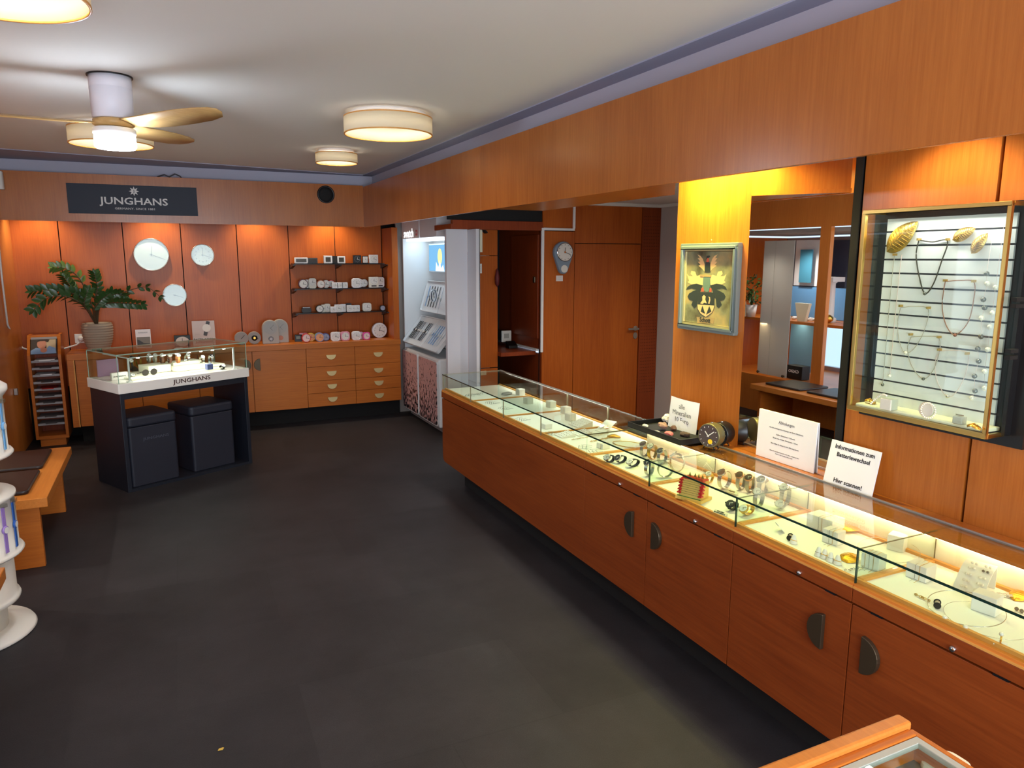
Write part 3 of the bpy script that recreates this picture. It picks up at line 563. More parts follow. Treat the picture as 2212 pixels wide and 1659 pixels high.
def frond(px,lt,n=11,L=.085,k=1.):
    # px: polyline of photo points traced for tip, converted at given depths
    P0=[Vector((0,0,.24))]+[AY(x,y,pp[1]+dy)-Vector((pp[0],pp[1],TZ)) for x,y,dy in px]
    # resample by catmull
    pts=[]; Q=[P0[0]]+P0+[P0[-1]]
    for i in range(1,len(Q)-2):
        for s in range(8):
            u=s/8; a,b_,c,d=Q[i-1],Q[i],Q[i+1],Q[i+2]
            pts.append(.5*((2*b_)+(c-a)*u+(2*a-5*b_+4*c-d)*u*u+(3*b_-a-3*c+d)*u**3))
    pts.append(P0[-1]); N=len(pts)
    O('stem',B().tube(pts,[.009-.0065*i/(N-1) for i in range(N)],6),stemm,t)
    b=B(); st=int(N*.28)
    for j in range(n):
        i=st+int((N-1-st)*j/(n-1)); p=pts[i]; tg=(pts[min(i+1,N-1)]-pts[max(i-1,0)]).normalized(); sd=tg.cross(Vector((0,1,0.3))).normalized()
        LL=L*(1-.25*abs(j/(n-1)-.5)); 
        for sg in (1,-1): leaf(b,p,tg*.75+sd*sg*.8+Vector((0,-.25*sg*random.uniform(-.3,1),.05)),(sd.cross(tg)*sg+Vector((0,-.6,.6))),LL*1.1,LL*.62)
    leaf(b,pts[-1],tg,(0,-1,.5),L*.8,L*.36); O('leaves',b,leafl if lt else leafm,t)
frond([(185,655,-.02),(160,635,-.05),(115,628,-.1),(72,630,-.14)],0,13)
frond([(180,660,-.1),(140,640,-.16),(100,645,-.2),(74,668,-.22)],0,10)
frond([(195,650,0),(170,600,.0),(140,580,0),(118,578,0)],1,10,.075)
frond([(205,650,-.05),(210,625,-.05),(207,605,-.05),(204,592,-.05)],0,8,.07)
frond([(215,655,-.04),(235,640,-.1),(270,630,-.14),(315,620,-.18),(345,640,-.2)],0,9,.06)
frond([(215,665,-.1),(235,655,-.18),(270,655,-.24),(305,658,-.28)],0,12,.075)
frond([(185,660,.08),(165,640,.1),(150,615,.12),(138,598,.12)],0,12,.075)
frond([(210,660,-.1),(228,645,-.16),(250,635,-.2),(268,640,-.22)],0,9,.07)
frond([(190,672,-.12),(182,658,-.18),(185,640,-.2),(190,628,-.2)],0,8,.07)
frond([(202,672,-.12),(212,655,-.18),(222,645,-.2),(240,632,-.2)],0,8,.07)
# ------------------------------------------------------------------ leaflet rack
rx0,rx1,ry=-1.17,-.905,7.86
t=T('leaflet_rack','tall wooden leaflet rack with grey trays and a portrait on top','rack',(rx0,ry,0)); w=rx1-rx0
for x in (0,w-.024):
    O('side_panel',B().add([(x,0,.07),(x+.024,0,.07),(x+.024,.28,.07),(x,.28,.07),(x,0,.86),(x+.024,0,.86),(x+.024,.12,1.035),(x,.12,1.035),(x+.024,.28,1.035),(x,.28,1.035)],[(0,1,5,4),(4,5,6,7),(7,6,8,9),(2,3,9,8),(0,3,2,1),(0,4,7,9,3),(1,2,8,6,5)]),wCab,t)
O('back_panel',B().box(.024,w-.024,.26,.28,.07,1.035),wDark,t); O('base_board',B().box(.024,w-.024,.0,.28,.07,.10),wCab,t); O('foot',B().box(.03,w-.03,.02,.26,0,.07),wCab,t); O('top_board',B().add([(.024,.115,1.03),(w-.024,.115,1.03),(w-.024,.235,1.03),(.024,.235,1.03),(.024,.095,1.0),(w-.024,.095,1.0)],[(0,1,2,3),(4,5,1,0)]),wCab,t)
traym=mat('tray_grey',(150,148,150),.45)
for i in range(10):
    z=.205+i*.0655; b=B().box(.026,w-.026,.015,.25,z,z+.004); b.box(.026,.085,.006,.015,z-.004,z+.016).box(w-.085,w-.026,.006,.015,z-.004,z+.016).box(.085,w-.085,.008,.015,z-.004,z+.007); O('tray',b,traym,t)
tag(O('leaflet_stack',B().at(rx0,ry,0).box(.06,.2,.03,.2,.205+5*.0655+.0045,.205+5*.0655+.012),mat('leaflet_red',(196,44,30),.6)),'red leaflets in a tray halfway up the rack','leaflets')
tag(O('leaflet_stack',B().at(rx0,ry,0).box(.04,.19,.03,.2,.205+7*.0655+.0045,.205+7*.0655+.014),paper),'white leaflets in a tray of the upper rack','leaflets')
tag(O('leaflet_stack',B().at(rx0,ry,0).box(.05,.21,.03,.2,.205+9*.0655+.0045,.205+9*.0655+.02),offw),'light leaflets in the uppermost tray of the rack','leaflets')
# portrait leaflet on sloping top
def sl(u,v): return (.03+u*(w-.06), -.004+.125*v, .868+.165*v)
p0=T('portrait_leaflet','leaflet with a portrait of a person in a blue shirt','leaflet',(rx0,ry,0))
def quad(nm,u0,u1,v0,v1,mt,off,poly=None):
    P=poly or [(u0,v0),(u1,v0),(u1,v1),(u0,v1)]; vs=[]
    for u,v in P: a=Vector(sl(u,v))+Vector((0,-.8,.6))*off; vs.append(tuple(a))
    n=len(vs); vs2=[tuple(Vector(q)+Vector((0,.0008,-.0006))) for q in vs]
    O(nm,B().add(vs+vs2,[list(range(n)),list(range(n,2*n))[::-1]]+[(i,(i+1)%n,n+(i+1)%n,n+i) for i in range(n)]),mt,p0)
def ell(cu,cv,a,b_,n=20): return [(cu+a*cos(2*PI*i/n),cv+b_*sin(2*PI*i/n)) for i in range(n)]
quad('sheet',0,1,0,.98,mat('leaflet_dark',(60,50,46),.5),.001); quad('header',0,1,.78,.98,traym,.002); quad('background',.6,.96,.1,.76,mat('leaflet_tan',(196,176,140),.5),.002)
quad('shirt',0,0,0,0,mat('shirt_blue',(128,160,196),.6),.003,[(0,.02),(.98,.02),(.95,.3),(.7,.42),(.55,.2),(.4,.3),(.2,.34),(0,.2)])
quad('face',0,0,0,0,mat('skin_face',(206,140,112),.5),.004,ell(.42,.52,.18,.24)); quad('hair',0,0,0,0,mat('hair_brown',(52,34,26),.6),.005,[(.22,.62),(.3,.74),(.5,.77),(.72,.74),(.66,.6),(.56,.68),(.36,.68)]); quad('hand',0,0,0,0,MATS['skin_face'],.006,ell(.5,.2,.13,.12))
# ------------------------------------------------------------------ sign
t=T('brand_sign','dark blue sign board with white lettering and star on the back fascia','sign',(-.18,7.6,2.258)); O('board',B().box(-.524,.52,-.012,0,-.13,.127),dnavy,t,.001)
text('lettering','JUNGHANS',.086,mat('sign_white',(216,216,214),.5),t,(.0,-.0125,-.016),sx=1.24,bold=.0014); text('sub_lettering','GERMANY. SINCE 1881',.025,MATS['sign_white'],t,(.0,-.0125,-.080),sx=1.3,bold=.0)
b=B().at(.0,-.0125,.075,rx=PI/2); b.prism([((.042 if i%2==0 else .021)*sin(2*PI*i/16),(.042 if i%2==0 else .021)*cos(2*PI*i/16)) for i in range(16)],0,.001); O('star_emblem',b,MATS['sign_white'],t); text('star_letter','J',.03,dnavy,t,(0,-.0142,.075),bold=.001)
# ------------------------------------------------------------------ pedestal
a=math.atan2(.469,.932); pc=Vector((-.347,6.003,0))
t=T('display_pedestal','navy black pedestal with white slab and glass top case','display pedestal',pc,a); Wd,D=1.045,.5
nv=B().box(0,.03,0,D,0,.755); O('side_panel',nv,navy,t,.002); O('side_panel',B().box(Wd-.03,Wd,0,D,0,.755),navy,t,.002); O('floor_board',B().box(.03,Wd-.03,0,D,0,.02),navy,t); O('apron',B().box(.03,Wd-.03,0,.03,.71,.755).box(.03,Wd-.03,D-.03,D,.71,.755),navy,t)
whs=mat('slab_white',(236,230,220),.3); s=O('slab',B().box(-.012,Wd+.012,-.012,D+.012,.756,.83),whs,t,.003); text('lettering','JUNGHANS',.046,mat('letter_brown',(70,44,36),.5),s,(.555,-.0125,.793),sx=1.3,bold=.0008)
gz0,gz1=.83,1.04; b=B()
for q in ((0,Wd,.0,.006),(0,Wd,D-.006,D)): b.box(q[0],q[1],q[2],q[3],gz0,gz1)
b.box(0,.006,.006,D-.006,gz0,gz1).box(Wd-.006,Wd,.006,D-.006,gz0,gz1).box(0,Wd,0,D,gz1,gz1+.007); O('glass_case',b,glass,t)
b=B()
for x,y in ((0,0),(Wd,0),(0,D),(Wd,D)): b.box(x-.002,x+.002,y-.002,y+.002,gz0,gz1)
b.box(0,Wd,-.001,.001,gz1,gz1+.007).box(0,Wd,D-.001,D+.001,gz1,gz1+.007).box(-.001,.001,0,D,gz1,gz1+.007).box(Wd-.001,Wd+.001,0,D,gz1,gz1+.007); O('glass_edges',b,gedgel,t)
for x in (.09,Wd-.1): O('light_post',B().box(x,x+.011,.03,.041,gz0,gz0+.175).box(x-.012,x+.023,.02,.052,gz0,gz0+.006),offw,t)
O('light_rail',B().box(.09,Wd-.086,.03,.042,gz0+.176,gz0+.182).box(.09,.102,.044,D-.06,gz0+.176,gz0+.182),offw,t)
b=B()
for i in range(8): b.box(.16+i*.1,.18+i*.1,.034,.042,gz0+.172,gz0+.175)
O('light_spots',b,glow('led_white',(255,250,238),60),t)
area('pedestal_led',tuple(pc+Matrix.Rotation(a,3,'Z')@Vector((.52,.06,gz0+.17))),.8,1.9,(1,.96,.9),(0,.0,a),.03)
def PL(u,v,z): return pc+Matrix.Rotation(a,3,'Z')@Vector((u,v,z))
def pbox(lb,u0,u1,v0,v1,z0,z1,mt=cream):
    o=O('display_block',B().box(0,u1-u0,0,v1-v0,0,z1-z0),mt,None,.003); o.location=PL(u0,v0,z0); o.rotation_euler=(0,0,a); return tag(o,lb,'display block','display blocks in the pedestal case')
pbox('large flat cream display plate in the pedestal case',.13,.9,.08,.43,.831,.846); pbox('tall cream display block in the pedestal case',.32,.5,.2,.37,.849,.906); pbox('long cream step block in the pedestal case',.505,.78,.12,.34,.849,.886); pbox('small cream block on the long step block',.52,.76,.2,.33,.887,.912); pbox('low cream block at the sunglasses side of the case',.8,.93,.14,.32,.849,.868)
t=T('brand_card','small white tent card with lettering in the pedestal case','card',PL(.1,.2,.831),a); O('card_body',B().box(-.06,.06,0,.03,0,.055),whs,t,.002); text('lettering','JUNGHANS',.014,ink,t,(0,-.001,.026),sx=1.3)
t=T('dark_tray','lilac tinted card standing at the rear of the pedestal case','card',PL(.12,.46,.831),a); O('card_body',B().box(-.07,.09,0,.01,0,.13),mat('lilac_card',(150,120,150),.5),t)
# stools
def stool(lb,u0,v0,lt):
    t=T('stool',lb,'stool',PL(u0,v0,.021),a,'black stools under the pedestal'); O('body',B().at(0,0,0).prism(rr(.37,.37,.02),0,.46),stoolm,t,.006); O('seat_cushion',B().prism(rr(.385,.385,.035),.462,.54),stoolm,t,.018,3)
    if lt: text('lettering','JUNGHANS',.03,mat('letter_faint',(74,76,88),.6),t,(.02,-.1865,.36),sx=1.3)
stool('black upholstered stool with faint lettering under the pedestal',.235,.215,1); stool('plain black upholstered stool under the pedestal',.74,.24,0)
SC.cycles.transparent_max_bounces=32
# ------------------------------------------------------------------ showcase counter
XC=1.905; TZC=.742
capm=MATS['wood_trim']
def counter(lbl,y0,y1,handle=None,first=False):
    t=T('showcase_unit',lbl,'display counter',(XC,y0,0),0,'display counter units'); w=y1-y0
    O('body',B().box(.021,.36,.0,w,.165,.70),wCounter,t); O('plinth',B().box(.11,.36,0,w,0,.165),groove,t)
    d=O('door',B().box(0,.02,.002,w-.002,.165,.668),wCounter,t,.0015)
    if handle:
        hy=.095 if handle=='near' else w-.055; b=B(); b.m=Matrix.Translation((0,hy,.527))@Matrix.Rotation(-PI/2,4,'Z')@Matrix.Rotation(PI/2 if handle=='near' else -PI/2,4,'Y')@Matrix.Rotation(PI/2,4,'X'); halfdisc(b,.062,.016); O('handle',b,bronze,d,.002)
    ap=O('apron',B().box(-.004,.02,.001,w-.001,.676,.722),wCounter,t,.002); O('ledge',B().box(-.004,.014,.001,w-.001,.7225,.729),wTrim,ap); O('glass_channel',B().box(.0,.02,.001,w-.001,.729,.737),wLight,ap)
    b=B().at(-.004,w*.39,.688,ry=-PI/2); b.lathe([(.009,0),(.009,.006),(.007,.009),(1e-4,.0095)],20,False); O('lock',b,chrome,ap)
    hb=B(); hb.box(-.002,.012,w*.12,w*.12+.04,.6685,.6755).box(-.002,.012,w*.8,w*.8+.04,.6685,.6755); O('hinge',hb,black,d)
    b=B().box(.018,.03,0,w,.728,.748).box(.37,.385,0,w,.728,.752).box(.03,.37,0,.012,.728,.750).box(.03,.37,w-.012,w,.728,.750); O('tray_frame',b,wTrim,t); O('tray_board',B().box(.03,.37,.012,w-.012,.72,TZC),trayc,t)
    O('back_panel',B().box(.385,.392,.0,w,.7,.838),cream,t); O('led_strip',B().box(.362,.374,.01,w-.01,.8315,.8375),glow('led_warm',(255,230,186),14),t)
    b=B().box(.006,.012,.001,w-.001,.737,.851).box(.006,.46,.001,w-.001,.851,.857); b.box(.012,.384,.0,.006,.752,.851); O('glass_case',b,glass,t)
    b=B().box(.003,.0062,.0,w,.8505,.8575).box(.005,.013,0,.003,.737,.851); O('glass_edge',b,gedge,t)
    O('partition_edge',B().box(.012,.384,0,.003,.8495,.8512).box(.382,.3845,0,.0024,.75,.85),mat('edge_bronze_green',(92,88,52),.3),t)
    return t
counter('showcase counter unit with steel watches and minerals tray on top',2.595,3.14,'near'); counter('showcase counter unit holding the toy brick building',2.04,2.595,'far')
counter('showcase counter unit holding golden leaves and four ring cones',1.497,2.04,'near'); counter('showcase counter unit holding the curved earring stand',.95,1.497,'far'); counter('showcase counter unit at the picture edge behind the near case',.40,.95,'near'); 
b=B().box(XC+.345,2.449,.4,3.14,.8385,.85); tag(O('back_shelf',b,wFascia,None,.002),'wooden shelf between the lit showcases and the wall','shelf')
tag(O('metal_rail',B().box(XC+.46,XC+.466,.4,3.14,.8505,.8605),alum),'thin metal rail along the rear edge of the counter glass','rail')
S('wall_counter_back',B().box(XC+.393,2.449,.4,3.14,0,.838),wDark)
# far free standing showcase
t=T('long_showcase','long free standing wooden showcase with four jewellery trays at the far end','display counter',(XC,3.14,0)); w=2.16
pts=[(0,.165),(0,.668),(w,.668)]+[(w-.05+.05*cos(-PI/2*i/6),.215+.05*sin(-PI/2*i/6)) for i in range(7)]
b=B(); b.m=Matrix(((0,0,1,0),(1,0,0,0),(0,1,0,0),(0,0,0,1))); b.prism(pts,0,.02); O('front_panel',b,wCounter,t,.001)
b=B(); b.m=Matrix(((0,0,1,0),(1,0,0,0),(0,1,0,0),(0,0,0,1))); b.prism([(0.001,.168),(0.001,.70),(w-.004,.70)]+[(w-.054+.05*cos(-PI/2*i/6),.218+.05*sin(-PI/2*i/6)) for i in range(7)],.02,.49); O('body',b,wCounter,t)
ap=O('apron',B().box(-.004,.02,.001,w+.003,.676,.722).box(.02,.5,w-.015,w+.003,.676,.722),wCounter,t,.002); O('ledge',B().box(-.004,.014,.001,w,.7225,.729),wTrim,ap); O('glass_channel',B().box(0,.02,.001,w,.729,.737),wLight,ap)
O('plinth',B().box(.11,.42,.0,w-.19,0,.166),groove,t); ty=[0,.512,1.03,1.59,w-.01]
O('tray_deck',B().box(.02,.5,.0,w,.70,.728),wLight,t)
for a_,c_ in zip(ty[:-1],ty[1:]):
    f=O('tray',B().box(.03,.478,a_+.014,c_-.006,.729,TZC),trayc,t); O('tray_frame',B().box(.018,.03,a_,c_,.729,.75).box(.478,.49,a_,c_,.729,.75).box(.03,.478,a_+.002,a_+.014,.729,.749),wTrim,f)
b=B().box(.006,.012,.001,w-.001,.737,.851).box(.006,.50,.001,w-.001,.851,.857).box(.494,.5,.001,w-.001,.737,.851).box(.012,.494,w-.007,w-.001,.737,.851).box(.012,.494,1.055,1.06,.75,.851); O('glass_case',b,glass,t)
O('glass_edge',B().box(.003,.0062,.0,w,.8505,.8575),gedge,t); O('metal_rail',B().box(.494,.503,.55,w,.8505,.8605),alum,t)
b=B()
for y in (ty[1],ty[2],ty[3]): b.box(.0055,.0125,y-.001,y+.001,.737,.851)
for y in (ty[1]+.05,ty[2]+.03): b.box(.493,.5015,y-.004,y+.004,.737,.851)
b.box(.005,.0125,w-.004,w,.737,.857).box(.006,.5,w-.002,w,.8505,.8575); O('pane_joints',b,mat('joint_steel',(150,140,120),.3,.5),t)
b=B().box(.006,.5,0.001,.003,.8505,.8565); O('partition_edge',b,MATS['edge_bronze_green'],t)
area('showcase_lamp',(2.385,4.2,.845),.02,2.4,(1,.95,.82),(0,-.5,0),2.0)
# ------------------------------------------------------------------ counter goods
def tp(px,py,z=TZC): return AZ(px,py,z)
def watch(lb,px,py,cm,dm,sm,loop=(.027,.032),wd=.018,r=.0185,rz=.25,ang=1.0,z=TZC,grp='wristwatches in the showcase',stand=True,p=None):
    p=p or tp(px,py,z); t=T('wristwatch',lb,'wristwatch',(p.x,p.y,p.z+.001),rz,grp); rx_,rz_=loop
    O('strap',B().ribbon([(rx_*cos(2*PI*i/28),0,rz_+.002+rz_*sin(2*PI*i/28)) for i in range(28)],wd,.0028,closed=True),sm,t)
    a_=ang; c=Vector((-rx_*cos(a_),0,rz_+.002+rz_*sin(a_))); nrm=Vector((-cos(a_)/rx_,0,sin(a_)/rz_)).normalized(); al=math.atan2(nrm.x,nrm.z)
    Mx=Matrix.Translation(c+nrm*-.001)@Matrix.Rotation(al,4,'Y')@Matrix.Rotation(PI/2,4,'Z'); b=B(); b.m=Mx; b.lathe([(r,0),(r*1.05,.003),(r,.007),(r*.86,.0085)],28); b.m=Mx@Matrix.Translation((r*1.02,0,.004))@Matrix.Rotation(PI/2,4,'Y'); b.cyl(.003,0,.004,8); O('case',b,cm,t)
    b=B(); b.m=Mx; b.cyl(r*.85,.0085,.0092,28); d=O('dial',b,dm,t); b=B(); hm=dialw if dm in (dialk,) else handk
    for an,l in ((.4,.5),(2.0,.72)): b.m=Mx@Matrix.Rotation(an,4,'Z'); b.box(-.0008,.0008,-.002,r*l,.0093,.0098)
    O('hands',b,hm,d)
    if stand: O('cuff_stand',B().ribbon([((rx_-.003)*cos(2*PI*i/28),0,rz_+.002+(rz_-.003)*sin(2*PI*i/28)) for i in range(4,29)],wd*.8,.0015),plastic,t)
    return t
browns=mat('strap_brown',(92,54,34),.6); blks=mat('strap_black',(24,22,22),.6); mesh_=mat('mesh_steel',(186,180,166),.35,.9,bump=.3,bscale=900); dbrown=mat('dial_brown',(70,46,36),.4); roseg=mat('rose_gold',(214,160,124),.25,1)
watch('steel watch on a loop with brown dial, first in the back row',1393,987,silverm,dbrown,silverm,(.03,.036)); watch('steel watch on a loop with pale dial, second in the back row',1409,992,silverm,dialw,goldm,(.03,.036)); watch('steel watch on a loop with dark grey dial, third in the back row',1430,1003,silverm,dialk,silverm,(.03,.036)); watch('large steel watch seen from behind at the end of the back row',1462,1020,silverm,dialg,silverm,(.034,.044),.02,.02,-.9)
watch('watch with black strap lying flat, first of the three low ones',1318,999,silverm,dialg,blks,(.026,.017),ang=.55,stand=False); watch('watch with dark dial and black strap, second of the three low ones',1342,1000,silverm,dialk,blks,(.03,.017),ang=.55,stand=False); watch('watch with white dial and black strap, third of the three low ones',1369,1008,silverm,dialw,blks,(.034,.017),ang=.55,stand=False)
watch('steel bracelet watch with dark dial beside the glass joint',1402,1028,silverm,dialk,silverm,(.026,.034)); watch('steel bracelet watch with bright dial on a clear cuff',1436,1032,silverm,dialg,silverm,(.034,.036),rz=-.4)
watch('small two tone watch behind the toy building',1533,1043,silverm,dialw,goldm,(.022,.022),.012,.014); watch('large steel chronograph on a loop right of the toy building',1564,1056,silverm,dbrown,silverm,(.034,.04),.02,.02,.1)
watch('mesh strap watch with brown dial before the glowing back wall',1600,1058,roseg,dbrown,mesh_,(.028,.036)); watch('mesh strap watch with navy dial, middle of the three mesh loops',1620,1064,roseg,dialk,mesh_,(.028,.036)); watch('mesh strap watch with dark dial, nearest of the three mesh loops',1647,1072,silverm,dialk,mesh_,(.032,.04),.02,.02)
watch('black watch lying beside the small plaque',1583,1102,blks,dialk,blks,(.026,.016),ang=.7,stand=False); watch('white dial watch with golden buckle lying at the glass joint',1615,1112,goldm,dialw,goldm,(.034,.018),ang=.55,stand=False); watch('silver mesh watch with pale dial on a loop near the joint',1638,1096,silverm,dialg,mesh_,(.028,.036)); watch('silver mesh watch with pale dial standing alone before the divider',1695,1092,silverm,dialg,mesh_,(.03,.042)); watch('small silver watch lying below the standing mesh watch',1688,1098,silverm,dialg,mesh_,(.02,.012),ang=.6,stand=False)
def plaque(lb,px,py,tx): 
    p=tp(px,py); t=T('name_plaque',lb,'plaque',(p.x,p.y,TZC+.001),-PI/2+.2,'small plaques in the showcase'); O('plate',B().add([(-.03,-.008,0),(.03,-.008,0),(.03,.008,0),(-.03,.008,0),(-.03,-.006,.006),(.03,-.006,.006),(.03,.008,.014),(-.03,.008,.014)],[(0,3,2,1),(4,5,6,7),(0,1,5,4),(1,2,6,5),(2,3,7,6),(3,0,4,7)]),mat('plaque_silver',(206,200,182),.4,.3),t); text('lettering',tx,.008,ink,t,(0,.0005,.0108),(.5,0,0))
plaque('small silver plaque in front of the lying black watch',1555,1113,'MAX BILL\nBY JUNGHANS'); plaque('small silver plaque below the mesh strap watches',1580,1067,'MILANO')
# toy brick building
p=tp(1502,1078); redb=mat('brick_red',(200,36,34),.35); yel=mat('brick_tan',(226,184,92),.4); gre=mat('brick_green',(46,110,50),.4)
t=T('brick_building','tan and red toy brick building with tiny green trees in the showcase','toy building',(p.x-.02,p.y,TZC+.0005),-PI/2+.35)
O('base_plate',B().box(-.062,.062,-.03,.06,0,.014),yel,t,.001); b=B(); b.add([(-.05,-.02,.014),(.05,-.02,.014),(.05,.05,.014),(-.05,.05,.014),(-.05,.0,.085),(.05,.0,.085),(.05,.05,.085),(-.05,.05,.085)],[(0,3,2,1),(4,5,6,7),(0,1,5,4),(1,2,6,5),(2,3,7,6),(3,0,4,7)]); O('facade',b,yel,t)
b=B()
for j in range(7):
    for i in range(15): x=-.042+i*.006; z=.025+j*.0085; y=-.02+.02*(z-.014)/.071; b.box(x,x+.0022,y-.0006,y+.001,z,z+.0022)
O('window_rows',b,mat('brick_dark',(70,50,30),.5),t)
b=B()
for sx_ in (-1,1):
    for j in range(5): b.at(sx_*.05,-.016+j*.004,.024+j*.013).box(-.008,.008,-.008,.012,0,.006).add([(-.007,-.007,.006),(.007,-.007,.006),(.007,.01,.006),(-.007,.01,.006),(0,0,.014)],[(0,1,4),(1,2,4),(2,3,4),(3,0,4)])
b.at()
for i in range(8): b.box(-.048+i*.0125,-.04+i*.0125,.0,.012,.085,.098)
b.box(-.05,.05,.002,.05,.085,.089); O('red_turrets',b,redb,t)
b=B()
for i,x in enumerate((-.03,-.005,.012,.03)): b.at(x,.03,.089).lathe([(.007,0),(1e-4,.022)],8)
b.at().box(-.055,.055,-.028,-.022,.014,.016); O('green_trees',b,gre,t)
def spool(lb,px,py,z=TZC,rz=.6,s=1):
    p=tp(px,py,z); t=T('ring_spool',lb,'spool',(p.x,p.y,z+.011*s),rz,'little black ended spools'); 
    for q in (-.014,.011): O('end_disc',B().at(q*s,0,0,ry=PI/2).cyl(.010*s,0,.003*s,20),black,t)
    O('core',B().at(-.011*s,0,0,ry=PI/2).cyl(.007*s,0,.022*s,20),mat('spool_glass',(206,186,170),.2),t)
spool('black ended spool leaning at the toy building',1487,1077,TZC,.2); spool('black ended spool beside the first ring cone',1706,1166); spool('black ended spool among the pearl chains',2024,1312)
def whitebox(lb,px,py,sx_,sy_,sz_,rz=0,chain=0,grp='white jewellery blocks'):
    p=tp(px,py); t=T('jewellery_block',lb,'display block',(p.x,p.y,TZC+.0005),rz,grp); O('block',B().box(-sx_/2,sx_/2,-sy_/2,sy_/2,0,sz_),mat('block_white',(232,228,218),.6),t,.002)
    for k in range(chain):
        y=-.012+k*.014; O('chain',B().tube([(-sx_/2-.03,y,.002),(-sx_/2-.0015,y,.004),(-sx_/2-.0015,y,sz_),(-sx_/2+.004,y,sz_+.0015),(sx_/2,y,sz_+.0015)],.0007,5),silverm if k%2 else goldm,t)
    return t
whitebox('broad white block with two chains before the glowing wall',1782,1142,.075,.11,.052,.1,2); whitebox('white block with two fine chains in the golden leaf showcase',1800,1172,.05,.06,.05,.15,2); whitebox('white block under the golden leaf showcase partition',1886,1226,.05,.06,.05,.2,3)
whitebox('white cube holding a wide wire necklace',1938,1186,.055,.055,.055,.35); whitebox('white block with two pearl chains in the earring showcase',1988,1248,.06,.065,.05,.12,2); whitebox('white cube inside the large thin necklace loops',2130,1320,.05,.065,.055,.2)
for lb,px,py in (('white cube nearest the far end of the long showcase',1124,853),('white block with chains, second in the long showcase',1141,872),('white cube with a bow in the long showcase',1190,880),('white block with vertical chains in the middle of the long showcase',1222,893),('white cube with a bangle in the long showcase',1232,908),('low white block beside the gold chains',1303,968),('tiny white block among branches in the long showcase',1180,925)):
    whitebox(lb,px,py,.05,.055,.045 if 'low' not in lb and 'tiny' not in lb else .03,.1,1 if 'chain' in lb else 0)
def slab(lb,px,py,sx_,sy_,h,rz=0):
    p=tp(px,py); t=T('earring_slab',lb,'earring display',(p.x,p.y,TZC+.0005),rz,'sloping white earring slabs'); O('wedge',B().add([(-sx_/2,-sy_/2,0),(sx_/2,-sy_/2,0),(sx_/2,sy_/2,0),(-sx_/2,sy_/2,0),(-sx_/2,-sy_/2,.006),(sx_/2,-sy_/2,h),(sx_/2,sy_/2,h),(-sx_/2,sy_/2,.006)],[(0,3,2,1),(4,5,6,7),(0,1,5,4),(1,2,6,5),(2,3,7,6),(3,0,4,7)]),MATS['block_white'],t)
    b=B()
    for i in range(4):
        for j in range(5): u=-.36+i*.24; b.at(u*sx_,(-.4+.2*j)*sy_,.006+(h-.006)*(u+.5)+.002).ball(.0022,6)
    O('ear_studs',b,silverm,t)
slab('sloping white earring slab furthest back in the long showcase',1254,920,.10,.12,.035); slab('sloping white earring slab at the glass front',1220,942,.09,.09,.02); slab('sloping white earring slab between front slab and rear slab',1256,938,.09,.09,.02)
p=tp(1308,930); t=T('watch_rest','curved white rest carrying two round ladies watches','watch display',(p.x,p.y,TZC+.0005),.3); O('curved_rest',B().ribbon([(-.05,0,.001),(-.03,0,.01),(0,0,.024),(.04,0,.045),(.055,0,.05)],.08,.003),MATS['block_white'],t)
for y in (-.018,.018): O('watch_face',B().at(-.012,y,.022,ry=-.5).cyl(.014,0,.005,20),roseg if y<0 else silverm,t)
def leafobj(lb,px,py,L,Wd,rz,mt,z=TZC,grp='golden leaves in the showcases'):
    p=tp(px,py,z); t=T('golden_leaf',lb,'ornament leaf',(p.x,p.y,z+.002),rz,grp); b=B()
    vs=[];fs=[];n=10
    for i in range(n+1):
        u=i/n; w=Wd*(sin(PI*u**.75))**.8/2+.0005; zz=.012*sin(PI*u)
        vs+=[(u*L-L/2,-w,zz-.004*w/Wd),(u*L-L/2,0,zz+.004),(u*L-L/2,w,zz-.004*w/Wd)]
    for i in range(n): o=i*3; fs+=[(o,o+1,o+4,o+3),(o+1,o+2,o+5,o+4)]
    vs2=[(x,y,zz-.0012) for x,y,zz in vs]; m=len(vs); fs2=[tuple(q+m for q in f[::-1]) for f in fs]; ed=[]
    for i in range(n): o=i*3; ed+=[(o,o+3,o+3+m,o+m),(o+2,o+2+m,o+5+m,o+5)]
    O('leaf_blade',B().add(vs+vs2,fs+fs2+ed,True),mt,t); b=B().tube([(-L/2,0,.004),(0,0,.0175),(L/2,0,.005)],.0012,6)
    for i in range(2,9):
        u=i/n; w=Wd*(sin(PI*u**.75))**.8/2*.85; x=u*L-L/2; z0=.012*sin(PI*u)+.0045
        for s_ in (-1,1): b.tube([(x,0,z0),(x+L*.07,s_*w*.9,z0-.003)],.0006,4)
    O('veins',b,mt,t); return t
gleaf=mat('leaf_gold',(236,178,58),.35,.85,bump=.6,bscale=260)
leafobj('large golden leaf before the glowing back panel',1832,1146,.13,.075,-.5,gleaf); leafobj('small golden leaf at the glass joint of the showcase',1836,1208,.085,.06,.5,gleaf); leafobj('golden leaf at the picture edge in the earring showcase',2204,1290,.09,.05,.2,gleaf); leafobj('golden leaf lying with the gold chains in the long showcase',1326,945,.08,.045,-.9,gleaf); leafobj('dull grey leaf plate far back in the long showcase',1096,852,.11,.07,.4,dialgr)
def cone(lb,px,py,mt):
    p=tp(px,py); t=T('ring_cone',lb,'ring stand',(p.x,p.y,TZC+.0005),0,'white ring cones'); O('cone',B().lathe([(.014,0),(.0135,.004),(.006,.03),(1e-4,.034)],18),MATS['block_white'],t); O('ring',B().at(0,0,.013,ry=.25).tube([(.0112*cos(2*PI*i/20),.0112*sin(2*PI*i/20),0) for i in range(20)],.0012,6,True),mt,t)
